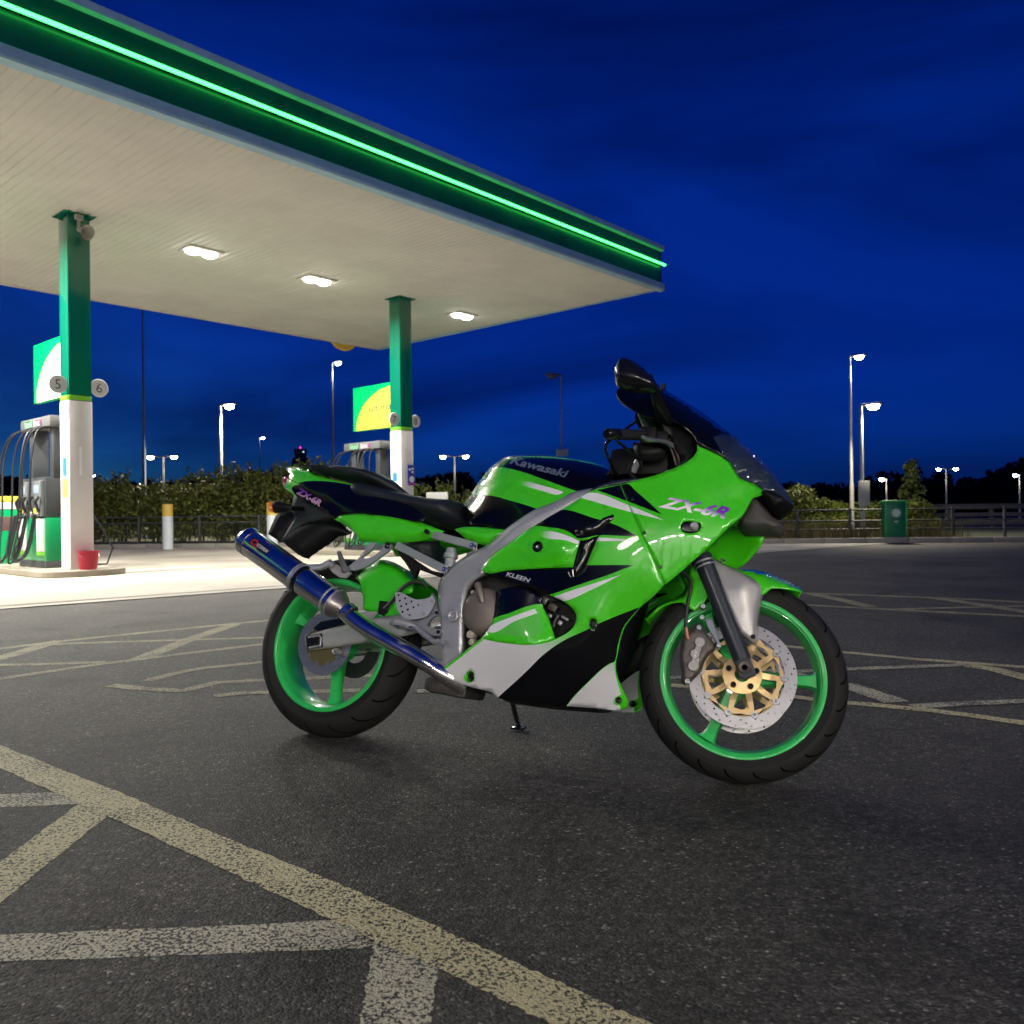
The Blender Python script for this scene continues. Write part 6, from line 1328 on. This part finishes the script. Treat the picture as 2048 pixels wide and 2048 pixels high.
# fender: a curved shell over the tyre, plus the silver stay on each side
def fender_shell():
    R_ = .3165; prof = []
    for i in range(-8, 9):
        t = i / 8; prof.append((R_ - .028 * abs(t) ** 2.4, t * .068))
    return prof
sh = MB().lathe(fender_shell() + [(r - .004, y) for r, y in reversed(fender_shell())], FA, (0, 1, 0), up=(0, 0, 1), seg=40, a0=rad(-66), a1=rad(40), closed=True)
fend_o = None
rear_f = K(KD, (268, 520), (330, 450), (430, 395), (560, 330), (600, 240), (640, 130), (690, 60), (740, 30), (800, 110), (860, 150), (900, 240), (800, 300), (720, 420), (660, 470), (600, 445), (560, 405), (470, 410), (380, 450), (300, 520))
front_f = K(KD, (760, 60), (800, 85), (900, 120), (1000, 148), (1070, 150), (1180, 165), (1300, 212), (1420, 265), (1492, 308), (1475, 322), (1400, 305), (1320, 295), (1250, 298), (1210, 330), (1180, 350), (1100, 300), (950, 250), (850, 200))
f_crown = K(KD, (760, 55), (900, 118), (1000, 146), (1070, 148), (1180, 163), (1300, 210), (1420, 263), (1492, 308))
LFn = crown(lambda u, v: .088, f_crown, 26, .5)
panel('front_fender', front_f, LFn, M_GRN, step=7, thick=.003, steered=True)
panel('fender_rear', rear_f, crown(lambda u, v: .082, K(KD, (268, 520), (330, 450), (430, 395), (560, 330), (600, 240)), 18, .5), M_GRN, step=8, thick=.003, steered=True)
gd = K(KD, (735, 2), (760, 25), (795, 62), (880, 108), (1000, 166), (1100, 218), (1178, 264), (1192, 300), (1184, 350), (1162, 450), (1144, 560), (1142, 680), (1132, 742), (1082, 712), (1005, 645), (935, 505), (865, 332), (805, 165))
dg = pdist(smooth_poly(gd)); gl = tps(ctl(KD, (735, 2, .095), (880, 108, .104), (1178, 264, .088), (1160, 450, .092), (1135, 740, .098), (935, 500, .118), (865, 332, .118), (1000, 300, .124), (1050, 500, .118)))
panel('fork_guard', gd, lambda u, v: gl(u, v) - .014 * max(0, 1 - dg(u, v) / 9) ** 2, M_GUARD, step=6, thick=.004, steered=True)
for q, r in ((KD(1105, 670), .007),): bolt(PS(*q, .104), r, M_GBLK, st=True)
# caliper
cal = [(375, 470), (450, 450), (510, 520), (600, 640), (650, 700), (640, 780), (560, 850), (500, 950), (470, 1040), (400, 1120), (330, 1190), (250, 1230), (205, 1180), (215, 1060), (195, 960), (190, 840), (220, 640), (260, 560), (320, 520)]
steer(pillow('brake_caliper', K(KM, *cal), .083, .016, M_CAL, R=5, step=7, steered=True)[0])
cb = []
for (x, y), r in (((448, 680), .0158), ((388, 830), .0150), ((366, 985), .0160)):
    c = PS(*KM(x, y), .099); cb.append(steer(MB().lathe([(0, .012), (r * .86, .012), (r, .009), (r, -.01)], c, (0, -1, 0), seg=24).build('piston_cap', bsdf('piston_cap_grey', (.36, .33, .31), .4, metal=.5), bike)))
MB_ = MB().prism([PS(*KM(x, y), .0985) for x, y in ((400, 700), (480, 720), (450, 830), (425, 980), (330, 960), (345, 830))], (0, -1, 0), 0, .0095); steer(MB_.build('caliper_bridge', MATS['piston_cap_grey'], bike, smooth=False, bev=.003))
V, F, wd = text_mesh('TOKICO', 0, .02); bl, br_, tl, tr_ = [np.array(KM(*q)) for q in ((378, 945), (435, 715), (352, 938), (408, 708))]
lt = [((bl * (1 - x / wd) + br_ * (x / wd)) * (1 - y) + (tl * (1 - x / wd) + tr_ * (x / wd)) * y) for x, y in V]
steer(mesh_obj('lettering', [PS(q[0], q[1], .1115) for q in lt], F, bsdf('caliper_letter', (.75, .74, .72), .4), bike))
steer(MB().prism([PS(*KM(x, y), .088) for x, y in ((520, 395), (600, 350), (660, 520), (720, 700), (690, 740), (640, 640), (560, 500))], (0, 1, 0), -.004, .012).build('caliper_bracket', bsdf('bracket_grey', (.24, .25, .28), .42, metal=.5), bike, smooth=False, bev=.002))
for q in ((490, 215), (480, 360), (695, 720), (440, 490), (460, 640), (290, 1180)): bolt(PS(*KM(*q), .094), .0075, M_ALU, st=True, depth=.010)
wire('front_brake_hose', KD, ((540, 160), (610, 220), (625, 290), (600, 420), (585, 560), (590, 640)), [.09, .092, .094, .096, .096, .094], .0055, M_RUBB, st=True)
wire('hose_union', KD, ((585, 600), (592, 650), (600, 690)), [.096, .095, .094], .007, bsdf('copper_union', (.30, .13, .09), .45, metal=.5), st=True)
for s in (1, -1):
    if s == -1:
        o = steer(MB().box(FA + Vector((-.135, .088, .05)), (.05, .035, .10), Matrix.Rotation(.2, 3, 'Y'), .008).build('brake_caliper', M_CAL, bike))
# ---- handlebars, controls (steered)
g0, g1 = PS(*KL(262, 385), .345), PS(*KL(850, 405), .215)
for s in (1, -1):
    def mm(p): return Vector((p.x, p.y * s, p.z))
    gdir = (g1 - g0)
    steer(MB().tube([mm(g0 + gdir * .30), mm(g1)], .0165, 18).build('grip', M_RUBB, bike))
    steer(MB().tube([mm(g0), mm(g0 + gdir * .03), mm(g0 + gdir * .30), mm(g0 + gdir * .34)], [.013, .0165, .0175, .014], 18).build('bar_end', M_GBLK, bike))
    steer(MB().tube([mm(g1), mm(g1 + gdir * .85)], .0115, 14).build('handlebar', M_MBLK, bike))
    steer(MB().box(mm(g1 + gdir * .16) + Vector((0, 0, -.004)), (.05, .035, .055), None, .008).build('switch_housing', M_MBLK, bike))
    steer(MB().box(mm(g1 + gdir * .40) + Vector((.012, 0, -.012)), (.05, .05, .04), None, .01).build('master_cylinder', M_MBLK, bike))
    steer(MB().tube([mm(p) for p in (PS(*KL(830, 430), .30), PS(*KL(930, 478), .285), PS(*KL(1080, 490), .25), PS(*KL(1230, 515), .21), PS(*KL(1310, 570), .185))], [.005, .0075, .006, .008, .009], 10).build('brake_lever' if s == 1 else 'clutch_lever', bsdf('lever_alu', (.42, .43, .44), .3, metal=.8), bike))
    steer(MB().tube([mm(PS(*KL(800, 790), .13)), mm(PS(*KL(735, 900), .12)), mm(PS(*KL(690, 990), .11))], [.012, .011, .012], 12).build('clip_on_bracket', M_ALU, bike))
    steer(MB().tube([mm(fk_up + (fk_up - fk_top) * .0), mm(fk_up + (fk_up - fk_top).normalized() * .02)], .024, 20).build('fork_cap', M_ALU, bike))
tpl = fk_up * 1.0; steer(MB().box((fk_up.x + .02, 0, fk_up.z - .03), (.10, .26, .03), Matrix.Rotation(rad(24), 3, 'Y'), .01).build('top_yoke', M_MBLK, bike))
lower = fk_top + (fk_up - fk_top) * .45; steer(MB().box((lower.x + .02, 0, lower.z), (.10, .25, .035), Matrix.Rotation(rad(24), 3, 'Y'), .01).build('bottom_yoke', M_MBLK, bike))
pillow('master_reservoir', K(KL, (690, 520), (900, 540), (1010, 560), (1230, 640), (1200, 760), (1000, 830), (800, 800), (720, 700)), .16, .03, M_MBLK, R=10, step=8, steered=True)
wire('throttle_cable', KL, ((330, 480), (260, 540), (250, 640), (290, 760), (340, 860), (390, 960), (440, 1040)), [.30, .29, .27, .25, .22, .18, .15], .005, M_GBLK, st=True)
wire('brake_cable', KL, ((430, 500), (560, 600), (700, 730), (800, 830), (830, 960)), [.29, .26, .22, .18, .15], .0045, M_GBLK, st=True)
wire('brake_cable', KL, ((1330, 580), (1380, 660), (1420, 760), (1435, 900)), [.17, .165, .16, .15], .0045, bsdf('cable_brown', (.06, .045, .035), .4), st=True)
wire('brake_cable', KL, ((1290, 600), (1340, 720), (1390, 900)), [.165, .16, .15], .004, MATS['cable_brown'], st=True)
wire('clutch_cable', KL, ((540, 330), (700, 220), (820, 130), (880, 80)), [-.18, -.2, -.22, -.24], .005, M_GBLK, st=True)
wire('loom', KL, ((680, 850), (640, 930), (650, 1040), (720, 1090)), [.14, .14, .13, .12], .006, M_MBLK, st=True)
# instruments and the dark cockpit lining
pillow('instrument_panel', K(KL, (845, 270), (850, 200), (900, 160), (1000, 148), (1120, 160), (1220, 220), (1260, 300), (1230, 380), (1100, 400), (950, 350)), .0, .11, bsdf('instrument_reflected_green', (.006, .05, .02), .25, coat=.3), R=8, step=7)  # green reflection on the dome is put into its base colour
panel('cockpit_lining', K(KL, (1150, 180), (1300, 240), (1500, 310), (1620, 400), (1700, 540), (1720, 640), (1680, 740), (1560, 820), (1440, 880), (1530, 720), (1420, 690), (1330, 560), (1240, 430)), lambda u, v: LF(u, v) - .03 if u > 1340 else .12, M_MBLK, step=10, thick=.003)
MB().box(P(*KL(900, 960), .0), (.20, .20, .10), None, .03).build('steering_head', M_MBLK, bike)
# ---- mirrors
mir = pillow('mirror', K(KA, (256, 240), (262, 190), (280, 148), (312, 116), (350, 125), (410, 155), (480, 220), (520, 268), (538, 305), (522, 332), (460, 342), (400, 342), (330, 328), (280, 305), (260, 275)), .335, .048, M_GBLK, R=24, step=7, mirror=True)
st_ = pillow('mirror_stalk', K(KA, (500, 290), (535, 285), (560, 355), (590, 462), (572, 495), (520, 482), (490, 470), (500, 400)), .25, .02, M_GBLK, R=7, step=7, mirror=True, latfn=tps([(*KA(520, 290), .33), (*KA(560, 355), .26), (*KA(575, 480), .17), (*KA(490, 470), .19), (*KA(500, 400), .26)]))
c = P(*KA(572, 285), .0); MB().tube([c - Vector((0, 0, .02)), c], [.006, .009], 10).build('screen_bolt', M_GBLK, bike)
